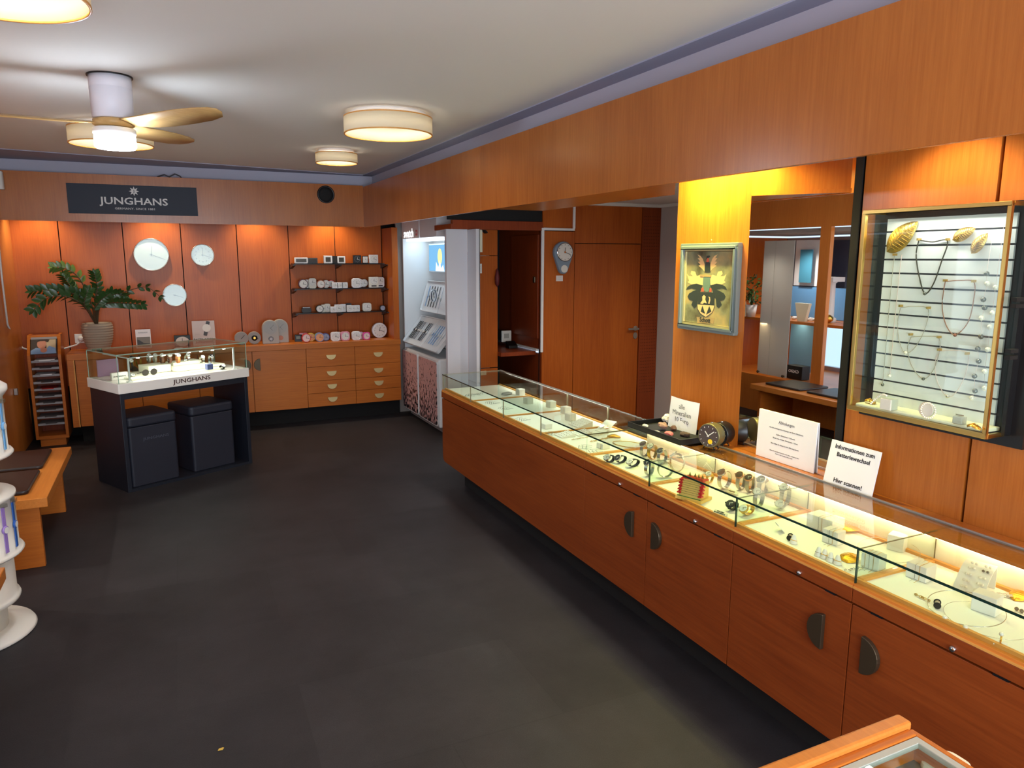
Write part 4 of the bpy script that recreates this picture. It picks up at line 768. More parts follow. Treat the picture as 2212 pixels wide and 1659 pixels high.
for i,(px,py,mt) in enumerate(((1768,1201,chrome),(1781,1206,goldm),(1794,1213,chrome),(1809,1219,goldm),(1714,1174,goldm))): cone(('white ring cone, first in the row of four','white ring cone, second in the row of four','white ring cone, third in the row of four','white ring cone, last in the row of four','white ring cone standing alone beside the spool')[i],px,py,mt)
p=tp(1692,1148); t=T('bracelet_card','white card with small hoops near the divider','jewellery card',(p.x,p.y,TZC+.002),-.5,None,0,-.7); O('card',B().box(-.0015,.0,-.02,.02,0,.045),paper,t); O('hoops',B().at(-.003,0,.035,ry=PI/2).tube([(.008*cos(i/8*PI),.008*sin(i/8*PI),0) for i in range(17)],.0012,5),silverm,t)
def loopn(lb,px,py,rx_,ry_,mt,r=.0011,pend=None,z=TZC,tilt=0,rz=0,cat='necklace'):
    p=tp(px,py,z); t=T('necklace',lb,cat,(p.x,p.y,z+.003),rz,'necklaces in the showcases'); O('chain',B().tube([(rx_*cos(2*PI*i/40),ry_*sin(2*PI*i/40),tilt*(1+cos(2*PI*i/40))) for i in range(40)],r,6,True),mt,t)
    if pend: O('pendant',B().at(-rx_,0,.004).ball(.007,10),pend,t)
loopn('thin wire necklace loop round the white cube',1918,1196,.09,.10,silverm,.0008,None,TZC,.012); loopn('large silver necklace with white pendant stone',2085,1325,.09,.10,silverm,.0013,pearlw,TZC,.014); loopn('very thin necklace loop behind the large silver one',2130,1345,.09,.11,silverm,.0006,pearlw,TZC,.006); loopn('gold link necklace at the edge of the long showcase',1360,962,.05,.10,goldm,.0022,None,TZC,.002,.5)
def chainlinks(lb,pa,pb,mt,n=22,r=.004):
    a_,c_=tp(*pa),tp(*pb); t=T('link_chain',lb,'chain',(a_.x,a_.y,TZC+.004),0,'link chains'); b=B()
    for i in range(n):
        q=(c_-a_)*i/(n-1)+Vector((0,.004*sin(i*1.3),.0)); b.at(q.x,q.y,.002,rx=(.9 if i%2 else -.5),rz=math.atan2((c_-a_).y,(c_-a_).x)); b.tube([(r*1.5*cos(2*PI*k/10),r*sin(2*PI*k/10),0) for k in range(10)],.0012,5,True)
    O('links',b,mt,t)
chainlinks('silver link chain at the picture edge of the earring showcase',(2140,1285),(2214,1298),silverm,18,.005); chainlinks('gold link chain lying in the long showcase, nearer the glass front',(1276,956),(1330,944),goldm,24,.0035); chainlinks('pale gold link chain lying across the long showcase',(1236,952),(1312,938),brass,24,.003)
chainlinks('fine silver chain at the joint of the golden leaf showcase',(1826,1236),(1866,1228),silverm,16,.0025); chainlinks('fine pale bracelet beside the pearl chains',(1978,1288),(2004,1300),brass,10,.003)
p=tp(2106,1270); t=T('earring_stand','curved white stand with rows of pearl earrings','earring stand',(p.x,p.y,TZC+.0005),.25); prof_=[(-.065,0,.001),(-.045,0,.022),(-.02,0,.045),(.01,0,.064),(.04,0,.072)]
O('curved_plate',B().ribbon(prof_,.085,.003).box(.038,.041,-.0425,.0425,0,.073),MATS['block_white'],t)
for k,(i,f) in enumerate(((0,.6),(1,.3),(1,.95),(2,.7),(3,.4))):
    for y in (-.024,.014):
        a_=Vector(prof_[i]).lerp(Vector(prof_[i+1]),f)
        for dy in (-.006,.006): O('pearl_earring',B().at(a_.x-.004,y+dy,a_.z+.004).ball(.0042,10),pearlk if (k==3 and y<0) else pearlw,t)
t=T('pearl_pair','pair of grey pearl studs near the link chain','earrings',tuple(tp(2201,1322)+Vector((0,0,.0005)))); O('pearl',B().at(0,.007,.006).ball(.006,12),pearlk,t); O('pearl',B().at(0,-.007,.006).ball(.006,12),pearlk,t)
t=T('pearl_ring','golden ring with a pearl on a small white card','ring',tuple(tp(2161,1392)+Vector((0,0,.0005))),.4); O('card',B().box(-.012,.012,-.014,.014,0,.003),paper,t); O('ring_band',B().at(0,0,.016,rx=PI/2).tube([(.011*cos(2*PI*i/20),.011*sin(2*PI*i/20),0) for i in range(20)],.0016,6,True),goldm,t); O('pearl',B().at(-.003,0,.03).ball(.006,12),pearlw,t)
def twigs(lb,px,py):
    p=tp(px,py); t=T('branch_jewellery',lb,'jewellery',(p.x,p.y,TZC+.001),random.uniform(-1,1),'fine branch shaped jewellery'); b=B()
    for k in range(4):
        y=-.03+k*.02; b.tube([(-.03,y,.002),(0,y+.004,.003),(.03,y-.003,.002)],.0009,5)
        for q in range(3): b.at(-.02+q*.02,y+.003,.003).ball(.0025,6)
    b.at(); O('branches',b,steel,t)
for lb,px,py in (('fine silver branch jewellery nearest the far end pane',1012,855),('fine silver branch jewellery in the second tray by the front',1088,884),('fine silver branch jewellery in the middle of the third tray',1125,908),('fine silver branch jewellery by the front glass of the last tray',1258,968),('fine silver branch jewellery on the first tray by the grey leaf',1032,852),('fine silver branch jewellery under the small block',1282,978),('fine silver branch jewellery at the far corner of the second tray',1060,872),('fine silver branch jewellery near the gold leaf in the showcase',1185,938)): twigs(lb,px,py)
# ------------------------------------------------------------------ things on the counter
t=T('mineral_tray','flat black tray with minerals on the counter glass','tray',(2.19,2.735,.8615)); O('tray_base',B().box(0,.215,0,.445,0,.004),blackm,t); O('tray_rim',B().box(0,.215,0,.006,.004,.028).box(0,.215,.439,.445,.004,.028).box(0,.006,.006,.439,.004,.028).box(.209,.215,.006,.439,.004,.028),black,t)
def rock(lb,px,py,r,mt,sq=(1,1,.6),seed=1,n=1):
    p=tp(px,py,.867); rnd=random.Random(seed); b=B()
    for q in range(n):
        bm=bmesh.new(); bmesh.ops.create_icosphere(bm,subdivisions=2,radius=r*(1 if n==1 else .6)); off=(rnd.uniform(-.5,.5)*r if n>1 else 0,rnd.uniform(-.7,.7)*r if n>1 else 0,rnd.uniform(0,.5)*r if n>1 else 0)
        bm.verts.ensure_lookup_table(); vs=[]
        for v in bm.verts: k=1+rnd.uniform(-.16,.16); vs.append((v.co.x*sq[0]*k+off[0],v.co.y*sq[1]*k+off[1],max(-r*sq[2]*.8,v.co.z*sq[2]*k)+off[2]+r*sq[2]*.8))
        b.add(vs,[[v.index for v in f.verts] for f in bm.faces]); bm.free()
    o=O('mineral',b,mt,None); o.location=(p.x,p.y,.8665); tag(o,lb,'mineral','minerals in the black tray')
rock('white spiky crystal mineral against the price sign',1440,915,.032,mat('crystal_white',(232,222,204),.5),(1,1,.9),3,5); rock('clustered brown desert rose mineral in the tray',1433,929,.026,mat('rose_rock',(150,116,98),.7),(1,1.2,.8),5,5); rock('small pale green white stone at the tray front',1394,922,.018,mat('pale_stone',(206,206,196),.5),(.7,1.4,.5),7); rock('flat grey stone beside the pink one',1419,935,.017,mat('grey_stone',(150,150,146),.5),(.9,1.3,.4),9); rock('pink flat stone in the tray',1445,939,.024,mat('pink_stone',(206,112,112),.5),(.8,1.3,.4),11); rock('brown banded pebble next to the desert rose',1455,930,.016,mat('band_stone',(104,74,60),.25),(1,1,1),13); rock('dark rough rock at the near corner of the tray',1480,942,.025,mat('dark_rock',(76,58,50),.8),(.9,1.3,.5),15)
t=T('price_sign','white curled paper price sign for the minerals','sign',(2.385,2.975,.8665)); 
n=12; vs=[];
for i in range(n+1): 
    y=.115-.23*i/n; dx=.012*((i/n-.5)*2)**2; vs+=[(dx-.012,y,0),(dx+.004,y,.162)]
O('paper_sheet',B().add(vs+[(x+.001,y,z) for x,y,z in vs],[(2*i,2*i+2,2*i+3,2*i+1) for i in range(n)]+[(2*i+1+2*n+2,2*i+3+2*n+2,2*i+2+2*n+2,2*i+2*n+2) for i in range(n)]),paper,t)
text('lettering','alle\nMineralien\n10 Euro',.036,mat('ink_grey',(96,96,104),.7),t,(-.0068,-.004,.088),(PI/2,-.0,-PI/2),1.0,.0003,0)
def tclock(lb,p,R,dp,cm,dm,yel_,rz):
    t=T('alarm_clock',lb,'clock',p,rz,'drum shaped alarm clocks on the counter'); b=B().at(0,0,R+.008,rx=PI/2); b.lathe([(R*.96,-dp/2),(R,-dp/2+.006),(R,dp/2-.006),(R*.96,dp/2)],36); O('case',b,cm,t)
    b=B().at(0,-dp/2-.0005,R+.008,rx=PI/2); b.cyl(R*.9,0,.001,32); b.k=1
    ticks(b,-dp/2-.002,0,R+.008,R*.9,12,.05); O('dial',b,[dm,dialw],t); hands(t,-dp/2-.0035,0,R+.008,R*.85,-.7,.9,dialw,.004)
    if yel_: O('alarm_dial',B().at(.012,-dp/2-.003,R-.018,rx=PI/2).cyl(.012,0,.001,20),mat('signal_yellow',(240,196,30),.4),t)
    for x in (-.03,.03): O('foot',B().at(x,-dp/2+.01,0).tube([(0,0,0),(-x*.3,0,.016)],.003,6),black,t); O('foot',B().at(x,dp/2-.01,0).tube([(0,0,0),(-x*.3,0,.016)],.003,6),black,t)
    O('snooze_button',B().at(0,0,2*R+.007).cyl(.006,0,.006,12),silverm,t)
tclock('olive drum alarm clock with a yellow spot on the dial',(2.30,2.645,.858),.058,.055,mat('olive_metal',(120,112,76),.35,.5),mat('dial_taupe',(74,58,56),.4),1,-1.25); tclock('black drum alarm clock behind the olive one',(2.395,2.685,.851),.055,.07,black,dialk,0,-1.25)
t=T('pickup_notice','white acrylic notice about pickups leaning before the mirror','notice',(2.436,2.32,.851),0,None,0,.03); O('acrylic_sheet',B().box(-.006,.0,-.168,.168,0,.218),paper,t,.001)
R_=(PI/2,0,-PI/2)
for s_,sz,z in (('Abholungen',.019,.178),('Aus Sicherheitsgründen benötigen wir Ihren Abholschein',.0085,.148),('Gelber Abholschein = Schmuck',.0085,.121),('Blauer oder Grüner Abholschein = Uhren',.0085,.104),('Bitte halten Sie diesen bei der Abholung bereit.',.0085,.078),('Sollten Sie den Abholschein nicht mehr haben, erfassen wir Ihre',.0066,.044),('Daten vor der Ausgabe. Vielen Dank!',.0066,.034)): text('lettering',s_,sz,ink,t,(-.0064,0,z),R_,1,.0002)
t=T('battery_notice','white notice about battery changes leaning on the wall panel','notice',(2.382,1.94,.851),0,None,0,.2); O('sheet',B().box(-.004,0,-.115,.115,0,.178),paper,t,.001)
for s_,sz,z in (('Informationen zum',.024,.155),('Batteriewechsel',.024,.125),('Hier scannen!',.024,.022)): text('lettering',s_,sz,mat('ink_black',(24,22,26),.7),t,(-.0046,0,z),R_,1.0,.0003,.0005)
# ------------------------------------------------------------------ mirror
t=T('wall_mirror','tall wall mirror between the yellow lit panel and the jewellery case','mirror',(2.449,2.07,.851)); O('mirror_plate',B().box(-.006,0,.0,.553,0,1.5),mirror,t); O('black_edge',B().box(-.006,0,-.034,-.001,0,1.5),groove,t)
# ------------------------------------------------------------------ framed coat of arms
def PX(px,py,X): return AX(px,py,X)
y0,y1=2.668,3.088; zb,zt=1.387,1.822
t=T('framed_picture','framed painted coat of arms on the yellow lit panel','picture',(2.449,y0,zb)); w=y1-y0; h=zt-zb; fm=mat('frame_silver_green',(120,132,136),.45,.4,bump=.2,bscale=80); fm2=mat('frame_gold_line',(196,180,130),.4,.5)
b=B()
def molding(b,x0,x1,o,iw): # rectangular ring in yz between offset o and o+iw
    b.box(x0,x1,o,w-o,o,o+iw).box(x0,x1,o,w-o,h-o-iw,h-o).box(x0,x1,o,o+iw,o+iw,h-o-iw).box(x0,x1,w-o-iw,w-o,o+iw,h-o-iw)
molding(b,-.028,0,0,.016); O('frame_outer',b,fm,t,.003); b=B(); molding(b,-.036,0,.012,.014); O('frame_ridge',b,fm,t,.004); b=B(); molding(b,-.02,0,.026,.012); O('frame_inner',b,fm2,t,.002)
M=bpy.data.materials.new('painting_ground'); M.use_nodes=True; N=M.node_tree.nodes; L_=M.node_tree.links; g_=N.new('ShaderNodeTexCoord'); n_=N.new('ShaderNodeTexNoise'); n_.inputs['Scale'].default_value=9; n_.inputs['Detail'].default_value=5; L_.new(g_.outputs['Object'],n_.inputs['Vector']); r_=N.new('ShaderNodeValToRGB'); cr=r_.color_ramp; cr.elements[0].position=.3; cr.elements[0].color=lin((70,58,36)); cr.elements[1].position=.7; cr.elements[1].color=lin((176,152,98)); e_=cr.elements.new(.5); e_.color=lin((130,130,98)); L_.new(n_.outputs['Fac'],r_.inputs['Fac']); L_.new(r_.outputs['Color'],N['Principled BSDF'].inputs['Base Color']); N['Principled BSDF'].inputs['Roughness'].default_value=.6
O('painting',B().box(-.012,-.002,.036,w-.036,.036,h-.036),M,t)
def zz(x,y): return (1440+x/3.073,320+y/3.073)
def pic(nm,mt,polys,off,mirror_=None):
    b=B()
    for P in polys:
        Q=[AX(*zz(*q),2.437) for q in P]
        pts=[(q.y-y0,q.z-zb) for q in Q]; b.m=Matrix(((0,0,1,0),(1,0,0,0),(0,1,0,0),(0,0,0,1))); b.prism(pts,-.0122-off,-.0118-off+.0)
    O(nm,b,mt,t)
def mir_(P,c=265): # mirror about the crest axis (sheared slightly)
    return [(2*c-x+ (0 if y<800 else -4),y+ (x-c)*.0) for x,y in P]
pk_=mat('paint_dark',(44,52,50),.6); pc_=mat('paint_cream',(222,184,128),.6); pt_=mat('paint_teal',(98,122,110),.6); pr_=mat('paint_red',(186,84,62),.6); ps_=mat('paint_scroll',(168,140,92),.6)
wing=[(252,820),(235,800),(212,780),(226,775),(208,755),(224,752),(206,730),(222,730),(205,705),(225,715),(240,735),(252,770)]
pic('crest_wings',pc_,[wing,mir_(wing,272)],.0004); pic('crest_figure',pk_,[[(252,825),(258,760),(268,745),(280,745),(290,765),(292,825)],[(262,740),(268,715),(286,712),(290,722),(280,728)]],.0008); pic('crest_face',pr_,[[(264,756),(270,730),(282,730),(282,756)]],.0012)
mant=[(250,850),(225,840),(200,850),(190,820),(165,815),(160,835),(175,850),(150,850),(135,835),(150,880),(140,890),(165,905),(190,915),(215,925),(245,905)]
pic('mantling_light',pc_,[mant,mir_(mant,268)],.0004)
dk=[(240,910),(200,900),(165,905),(140,920),(130,940),(165,930),(200,940),(175,950),(150,965),(140,985),(150,1005),(175,1015),(165,1040),(185,1062),(200,1050),(205,1000),(220,985),(225,950)]
pic('mantling_dark',pk_,[dk,mir_(dk,268)],.0008)
pic('helmet',pt_,[[(245,860),(265,840),(290,855),(292,905),(282,950),(268,955),(248,945),(242,900)]],.0014); pic('helmet_collar',pr_,[[(232,930),(246,925),(250,952),(230,952)],[(288,928),(300,932),(300,955),(284,955)]],.0018)
pic('shield',pk_,[[(205,955),(320,960),(318,1060),(300,1095),(262,1122),(225,1100),(205,1065)]],.0012); pic('shield_base',pc_,[[(207,1038),(317,1045),(312,1070),(300,1093),(262,1120),(227,1098),(208,1065)]],.0016)
pic('shield_charges',pk_,[[(240,1045),(258,1100),(228,1085)],[(285,1048),(300,1085),(264,1105)]],.002); pic('lion',pc_,[[(225,1030),(240,1010),(238,985),(250,975),(262,985),(258,1005),(268,1030),(250,1026),(242,1034)],[(278,1030),(286,1000),(280,985),(290,990),(292,1010),(286,1034)]],.002)
pic('crest_coronet',ps_,[[(222,838),(300,842),(296,856),(226,852)]],.002); pic('scroll',ps_,[[(200,1120),(318,1128),(312,1165),(205,1160)]],.0012)
q=AX(*zz(256,1142),2.437); text('lettering','Schott',.032,pk_,t,(-.0142,q.y-y0,q.z-zb),(PI/2,0,-PI/2),.95,.0004,.0008)
O('hanging_ring',B().at(-.01,w*.5,h+.005,ry=PI/2).tube([(.012*cos(i/8*PI),.008*sin(i/8*PI),0) for i in range(16)],.002,6,True),brass,t)
# ------------------------------------------------------------------ jewellery wall case
CX=2.32; cy0,cy1=1.395,1.92; cz0,cz1=1.185,1.922
t=T('jewellery_case','brass framed glass jewellery case hanging on the wooden wall','display case',(2.449,0,0)); t.location=(0,0,0)
bt=.013
def bar(b,x0,x1,y0_,y1_,z0_,z1_): b.box(x0,x1,y0_,y1_,z0_,z1_)
b=B(); b.box(CX,CX+bt,cy0,cy1,cz0,cz0+bt*1.3).box(CX,CX+bt,cy0,cy1,cz1-bt,cz1).box(CX,CX+bt,cy0,cy0+bt,cz0+bt*1.3,cz1-bt).box(CX,CX+bt,cy1-bt,cy1,cz0+bt*1.3,cz1-bt)
for y in (cy0,cy1-bt): b.box(CX+bt,2.43,y,y+bt,cz0,cz0+bt).box(CX+bt,2.43,y,y+bt,cz1-bt,cz1)
O('brass_frame',b,brass,t,.0015)
b=B().box(CX+.004,CX+.008,cy0+bt,cy1-bt,cz0+bt,cz1-bt).box(CX+bt,2.43,cy0+.004,cy0+.008,cz0+bt,cz1-bt).box(CX+bt,2.43,cy1-.008,cy1-.004,cz0+bt,cz1-bt); O('glass_panes',b,glass,t)
O('black_backing',B().box(2.432,2.449,1.345,1.955,1.15,1.93),black,t); O('hinge_plate',B().box(2.40,2.432,1.385,1.397,1.19,1.90),black,t)
for z in (1.62,1.60,1.46,1.44): O('hinge',B().box(2.36,2.40,1.372,1.39,z,z+.012),blackm,t)
pn=mat('slat_white',(226,226,224),.5); b=B(); P0,P1=1.435,1.893; n=14; hz=(1.895-1.2)/n
for i in range(n): b.box(2.422,2.43,P0,P1,1.2+i*hz+.0032,1.2+(i+1)*hz-.0032)
b.k=1; b.box(2.43,2.432,P0,P1,1.2,1.895); O('slat_panel',b,[pn,dgrey],t)
O('case_light_block',B().box(CX+bt,2.43,cy0+bt,cy1-bt,cz1-.008,cz1-.003),black,t); O('case_floor',B().box(CX+.02,2.428,cy0+.02,cy1-.02,cz0+bt,cz0+.026),cream,t,.004)  # black panel under the case top is added to block the downlight
area('case_lamp',(2.37,1.66,1.9),.02,1.1,(1,.95,.86),(0,.3,0),.4)
def z7(x,y): return (1780+x/2.37,280+y/2.37)
def wallneck(lb,pts,mt,r,pend=None,hooks=()):
    P=[AX(*z7(*q),2.416) for q in pts]; t=T('necklace',lb,'necklace',P[0],0,'necklaces hanging in the wall case')
    Q=[]; E=[P[0]]+P+[P[-1]]
    for i in range(1,len(E)-2):
        for s_ in range(8):
            u=s_/8; a_,b_,c,d=E[i-1],E[i],E[i+1],E[i+2]; Q.append(.5*((2*b_)+(c-a_)*u+(2*a_-5*b_+4*c-d)*u*u+(3*b_-a_-3*c+d)*u**3)-P[0])
    Q.append(P[-1]-P[0]); O('chain',B().tube(Q,r,6),mt,t)
    if pend: q=AX(*z7(*pend[0]),2.412)-P[0]; O('pendant',B().at(*q).ball(.006,10),pend[1],t)
    for hk in hooks: q=AX(*z7(*hk),2.41)-P[0]; O('hook',B().at(*q).box(-.008,.01,-.003,.003,-.004,.004),brass,t)
    return t
beadk=mat('bead_dark',(62,56,44),.4); beadr=mat('bead_bronze',(150,104,80),.4); cord=mat('cord_grey',(170,162,146),.5); silk=mat('silk_pink',(214,190,182),.6)
wallneck('dark beaded necklace with a pearl below the large golden leaf',[(485,565),(555,575),(632,570),(600,680),(560,790),(516,838),(485,740),(472,640),(485,568)],beadk,.0022,((516,840),pearlk),((485,562),(632,562)))
wallneck('bronze necklace with a copper pendant in the middle of the case',[(620,778),(700,772),(768,782),(765,880),(735,990),(671,1050),(625,1000),(605,900),(620,780)],beadr,.0016,((671,1052),copper),((620,772),(766,776)))
wallneck('pale thin necklace at the middle left of the slats',[(392,912),(460,905),(532,918),(520,1010),(470,1110),(418,1143),(385,1080),(378,980),(392,914)],cord,.0011,((418,1143),pearlw),((392,902),(534,912)))
wallneck('grey necklace with small pearl below the pale one',[(445,1062),(520,1058),(588,1068),(590,1140),(560,1230),(508,1275),(450,1210),(428,1120),(445,1064)],cord,.0014,((508,1276),pearlk),((443,1048),(588,1062)))
wallneck('pale pink necklace with silver pendant, lowest on the slats',[(592,1135),(670,1130),(738,1150),(725,1250),(680,1340),(632,1366),(580,1290),(570,1190),(592,1138)],silk,.0011,((632,1366),silverm),((590,1126),(732,1146)))
wallneck('long grey pendant cord hanging at the slats beside the large leaf',[(362,640),(350,740),(335,900),(320,1080),(300,1306)],cord,.0011,((300,1306),pearlk),((362,640),))
wallneck('long pink pendant cord next to the grey one',[(398,640),(382,780),(365,950),(350,1110),(337,1262)],silk,.0011,((337,1262),pearlw))
def strand(lb,pts,mt):
    P=[AX(*z7(*q),2.41) for q in pts]; t=T('pearl_strand',lb,'necklace',P[0],0,'pearl strands hanging in the wall case'); O('cord',B().tube([p_-P[0] for p_ in P],.0006,5),silk,t)
    for p_,m_ in zip(P[1:],mt): O('pearl',B().at(*(p_-P[0])).ball(.0085,10),m_,t)
k_,w_=pearlk,pearlw
strand('strand of mixed grey and white pearls hanging at the right part of the slats',[(858,570),(832,738),(836,788),(816,870),(822,912),(806,965),(804,1060),(787,1122),(792,1186),(770,1262),(773,1338),(757,1374)],[k_,w_,k_,k_,w_,k_,k_,k_,k_,k_,w_])
strand('strand of white pearls beside the case frame edge',[(920,490),(878,808),(862,938),(850,1010),(838,1126),(822,1238),(822,1324)],[w_]*6)
for lb,pts,rz_ in (('large golden leaf fixed to the slat panel',((322,626),(480,470)),0),('middle sized golden leaf on the slats, upper of the pair',((658,565),(775,505)),0),('golden leaf on the slats, lower of the pair',((755,634),(838,530)),0)):
    a_,c_=AX(*z7(*pts[0]),2.412),AX(*z7(*pts[1]),2.412); L=(c_-a_).length; mid=(a_+c_)/2; t=T('golden_leaf',lb,'ornament leaf',mid,0,'golden leaves in the wall case')
    dx=(c_-a_).normalized(); nz=Vector((-1,0,0)); sy=nz.cross(dx); R3=Matrix((dx,sy,nz)).transposed().to_4x4(); t.rotation_euler=R3.to_euler(); Wd=L*.5; b=B(); vs=[];fs=[];n=12
    for i in range(n+1):
        u=i/n; wv=Wd*(sin(PI*u**.85))**.75/2+.0005; z0=.012*sin(PI*u); vs+=[(u*L-L/2,-wv,z0*.4),(u*L-L/2,0,z0),(u*L-L/2,wv,z0*.4)]
    for i in range(n): o=i*3; fs+=[(o,o+1,o+4,o+3),(o+1,o+2,o+5,o+4)]
    m_=len(vs); O('leaf_blade',B().add(vs+[(x,y,z-.0015) for x,y,z in vs],fs+[tuple(q+m_ for q in f[::-1]) for f in fs]+[(o*3,o*3+3,o*3+3+m_,o*3+m_) for o in range(n)]+[(o*3+2,o*3+2+m_,o*3+5+m_,o*3+5) for o in range(n)],True),mat('leaf_gold_old',(206,170,96),.35,.9,bump=.7,bscale=220),t)
    b=B().tube([(-L/2,0,.001),(0,0,.013),(L/2,0,.001)],.0012,6)
    for i in range(2,11):
        u=i/n; wv=Wd*(sin(PI*u**.85))**.75/2*.85; x=u*L-L/2; z0=.012*sin(PI*u)+.0006
        for s_ in (-1,1): b.tube([(x,0,z0),(x+L*.06,s_*wv,z0*.45+.001)],.0007,4)
    O('veins',b,goldm,t)
def floorp(x,y): return AZ(*z7(x,y),cz0+.0265)
p=floorp(330,1432); t=T('frosted_block','frosted block with a pearl bracelet resting on it in the wall case','display block',p); O('block',B().box(-.02,.02,-.022,.022,0,.04),mat('frosted_acrylic_block',(206,204,190),.5),t,.002)
t=T('pearl_bracelet','pearl bracelet leaning on the first frosted block','bracelet',p+Vector((-.018,.03,.004))); b=B()
for i in range(14): u=i/13; b.at(.004*sin(u*PI),.03-.06*u,.008+.042*sin(u*PI*.6)).ball(.0036,8)
O('pearls',b,pearlw,t)
p=floorp(535,1480); t=T('frosted_disc','round frosted rest with a pearl bracelet around it','display rest',p); O('disc',B().at(0,.01,.03,ry=PI/2).cyl(.026,-.006,.006,24),MATS['frosted_acrylic_block'],t); b=B()
for i in range(22): a_=2*PI*i/22; b.at(-.012,-.004+.026*cos(a_),.03+.026*sin(a_)).ball(.003,8)
O('pearl_ring_strand',b,pearlw,t)
p=floorp(692,1505); t=T('ring_block','small frosted block with a leaf ring in the wall case','display block',p); O('block',B().box(-.014,.014,-.016,.016,0,.025),MATS['frosted_acrylic_block'],t,.002); O('leaf_ring',B().at(-.002,0,.028).prism([(0,-.014),(.005,0),(0,.014),(-.005,0)],0,.003),silverm,t)
leafobj('small golden leaf lying at the case floor corner near the hinge side',2103,927,.05,.03,1.4,goldm,cz0+.027,'golden leaves on the case floor'); leafobj('small golden leaf lying at the case floor under the glass side',1876,877,.05,.03,1.5,goldm,cz0+.027,'golden leaves on the case floor').location=(2.375,1.865,cz0+.0285)
# ------------------------------------------------------------------ watch display tower
tw=mat('tower_white',(228,232,234),.35); hg=mat('header_grey',(238,234,234),.8)
t=T('watch_tower','white lit watch display tower with pink speckled doors','display tower',(2.4,6.75,0)); Y=1.21
O('base',B().box(.06,.38,.1,1.15,0,.055),mat('tower_base',(150,142,140),.5),t); O('side_wall',B().box(.02,.39,1.185,1.21,.06,1.96),tw,t,.003); O('back_wall',B().box(.375,.39,.025,1.185,.757,2.0),tw,t)
O('lower_cabinet',B().box(.006,.375,.026,1.184,.056,.757),tw,t,.02,3)
def speck():
    M=bpy.data.materials.new('pink_speckle'); M.use_nodes=True; N=M.node_tree.nodes; L_=M.node_tree.links; b=N['Principled BSDF']; b.inputs['Roughness'].default_value=.4
    g=N.new('ShaderNodeNewGeometry'); s=N.new('ShaderNodeSeparateXYZ'); L_.new(g.outputs['Position'],s.inputs[0]); mp=N.new('ShaderNodeMapping'); mp.inputs['Scale'].default_value=(1,1,.55); L_.new(g.outputs['Position'],mp.inputs[0])
    n=N.new('ShaderNodeTexNoise'); n.inputs['Scale'].default_value=42; n.inputs['Detail'].default_value=1; L_.new(mp.outputs[0],n.inputs['Vector'])
    r=N.new('ShaderNodeMapRange'); r.inputs['From Min'].default_value=.06; r.inputs['From Max'].default_value=.75; r.inputs['To Min'].default_value=.47; r.inputs['To Max'].default_value=.69; L_.new(s.outputs['Z'],r.inputs['Value'])
    c=N.new('ShaderNodeMath'); c.operation='GREATER_THAN'; L_.new(n.outputs['Fac'],c.inputs[0]); L_.new(r.outputs[0],c.inputs[1])
    x=N.new('ShaderNodeMix'); x.data_type='RGBA'; x.inputs[6].default_value=lin((214,168,166)); x.inputs[7].default_value=lin((26,24,30)); L_.new(c.outputs[0],x.inputs[0]); L_.new(x.outputs[2],b.inputs['Base Color']); return M
sp=speck()
for a_,c_ in ((.03,.61),(.65,1.185)):
    b=B(); b.m=Matrix(((0,0,1,0),(1,0,0,(a_+c_)/2),(0,1,0,.405),(0,0,0,1))); d=b.prism(rr(c_-a_,.66,.035),-.012,.006); f=O('door',b,tw,t); b=B(); b.m=Matrix(((0,0,1,0),(1,0,0,(a_+c_)/2),(0,1,0,.405),(0,0,0,1))); b.prism(rr(c_-a_-.02,.64,.03),-.016,-.012); O('speckled_panel',b,sp,f)
for a_,c_ in ((.02,.53),(.55,1.15)):
    b=B(); b.m=Matrix(((0,0,1,0),(1,0,0,(a_+c_)/2),(0,1,0,2.06),(0,0,0,1))); f=O('header',b.prism(rr(c_-a_,.22,.025),0,.3),hg,t,.004)
text('lettering','swatch',.13,glow('letter_glow_white',(250,250,250),.95),f,(-.003,.90,2.0),(PI/2,0,-PI/2),.95,.001,.001)
b=B(); b.box(-.004,-.001,.605,.655,1.975,2.03); O('red_badge',b,redb,f); b=B(); b.box(-.0055,-.004,.625,.635,1.983,2.023).box(-.0055,-.004,.612,.648,1.998,2.008); O('white_cross',b,paper,f)
O('light_bar',B().box(.05,.26,.06,1.15,1.925,1.945),glow('led_cool',(224,244,255),2.5),t)
O('screen',B().box(.3,.315,.35,1.13,1.59,1.90),mat('screen_bezel',(210,222,230),.3),t,.006); O('screen_image',B().box(.298,.2995,.365,1.115,1.605,1.885),glow('screen_blue',(128,190,236),.8),t); b=B(); b.m=Matrix(((0,0,1,.2975),(1,0,0,.76),(0,1,0,1.76),(0,0,0,1))); b.prism(circ(.075,24,.9,1.15),-.001,0); O('screen_yellow_dial',b,glow('screen_yellow',(236,236,150),1.1),t); b=B(); b.m=Matrix(((0,0,1,.297),(1,0,0,.74),(0,1,0,1.605),(0,0,0,1))); b.prism([(-.12,0),(-.08,.07),(-.02,.03),(.02,.12),(.07,.04),(.14,.1),(.16,0)],-.001,0); O('screen_splash',b,glow('screen_white',(220,240,250),1.1),t)
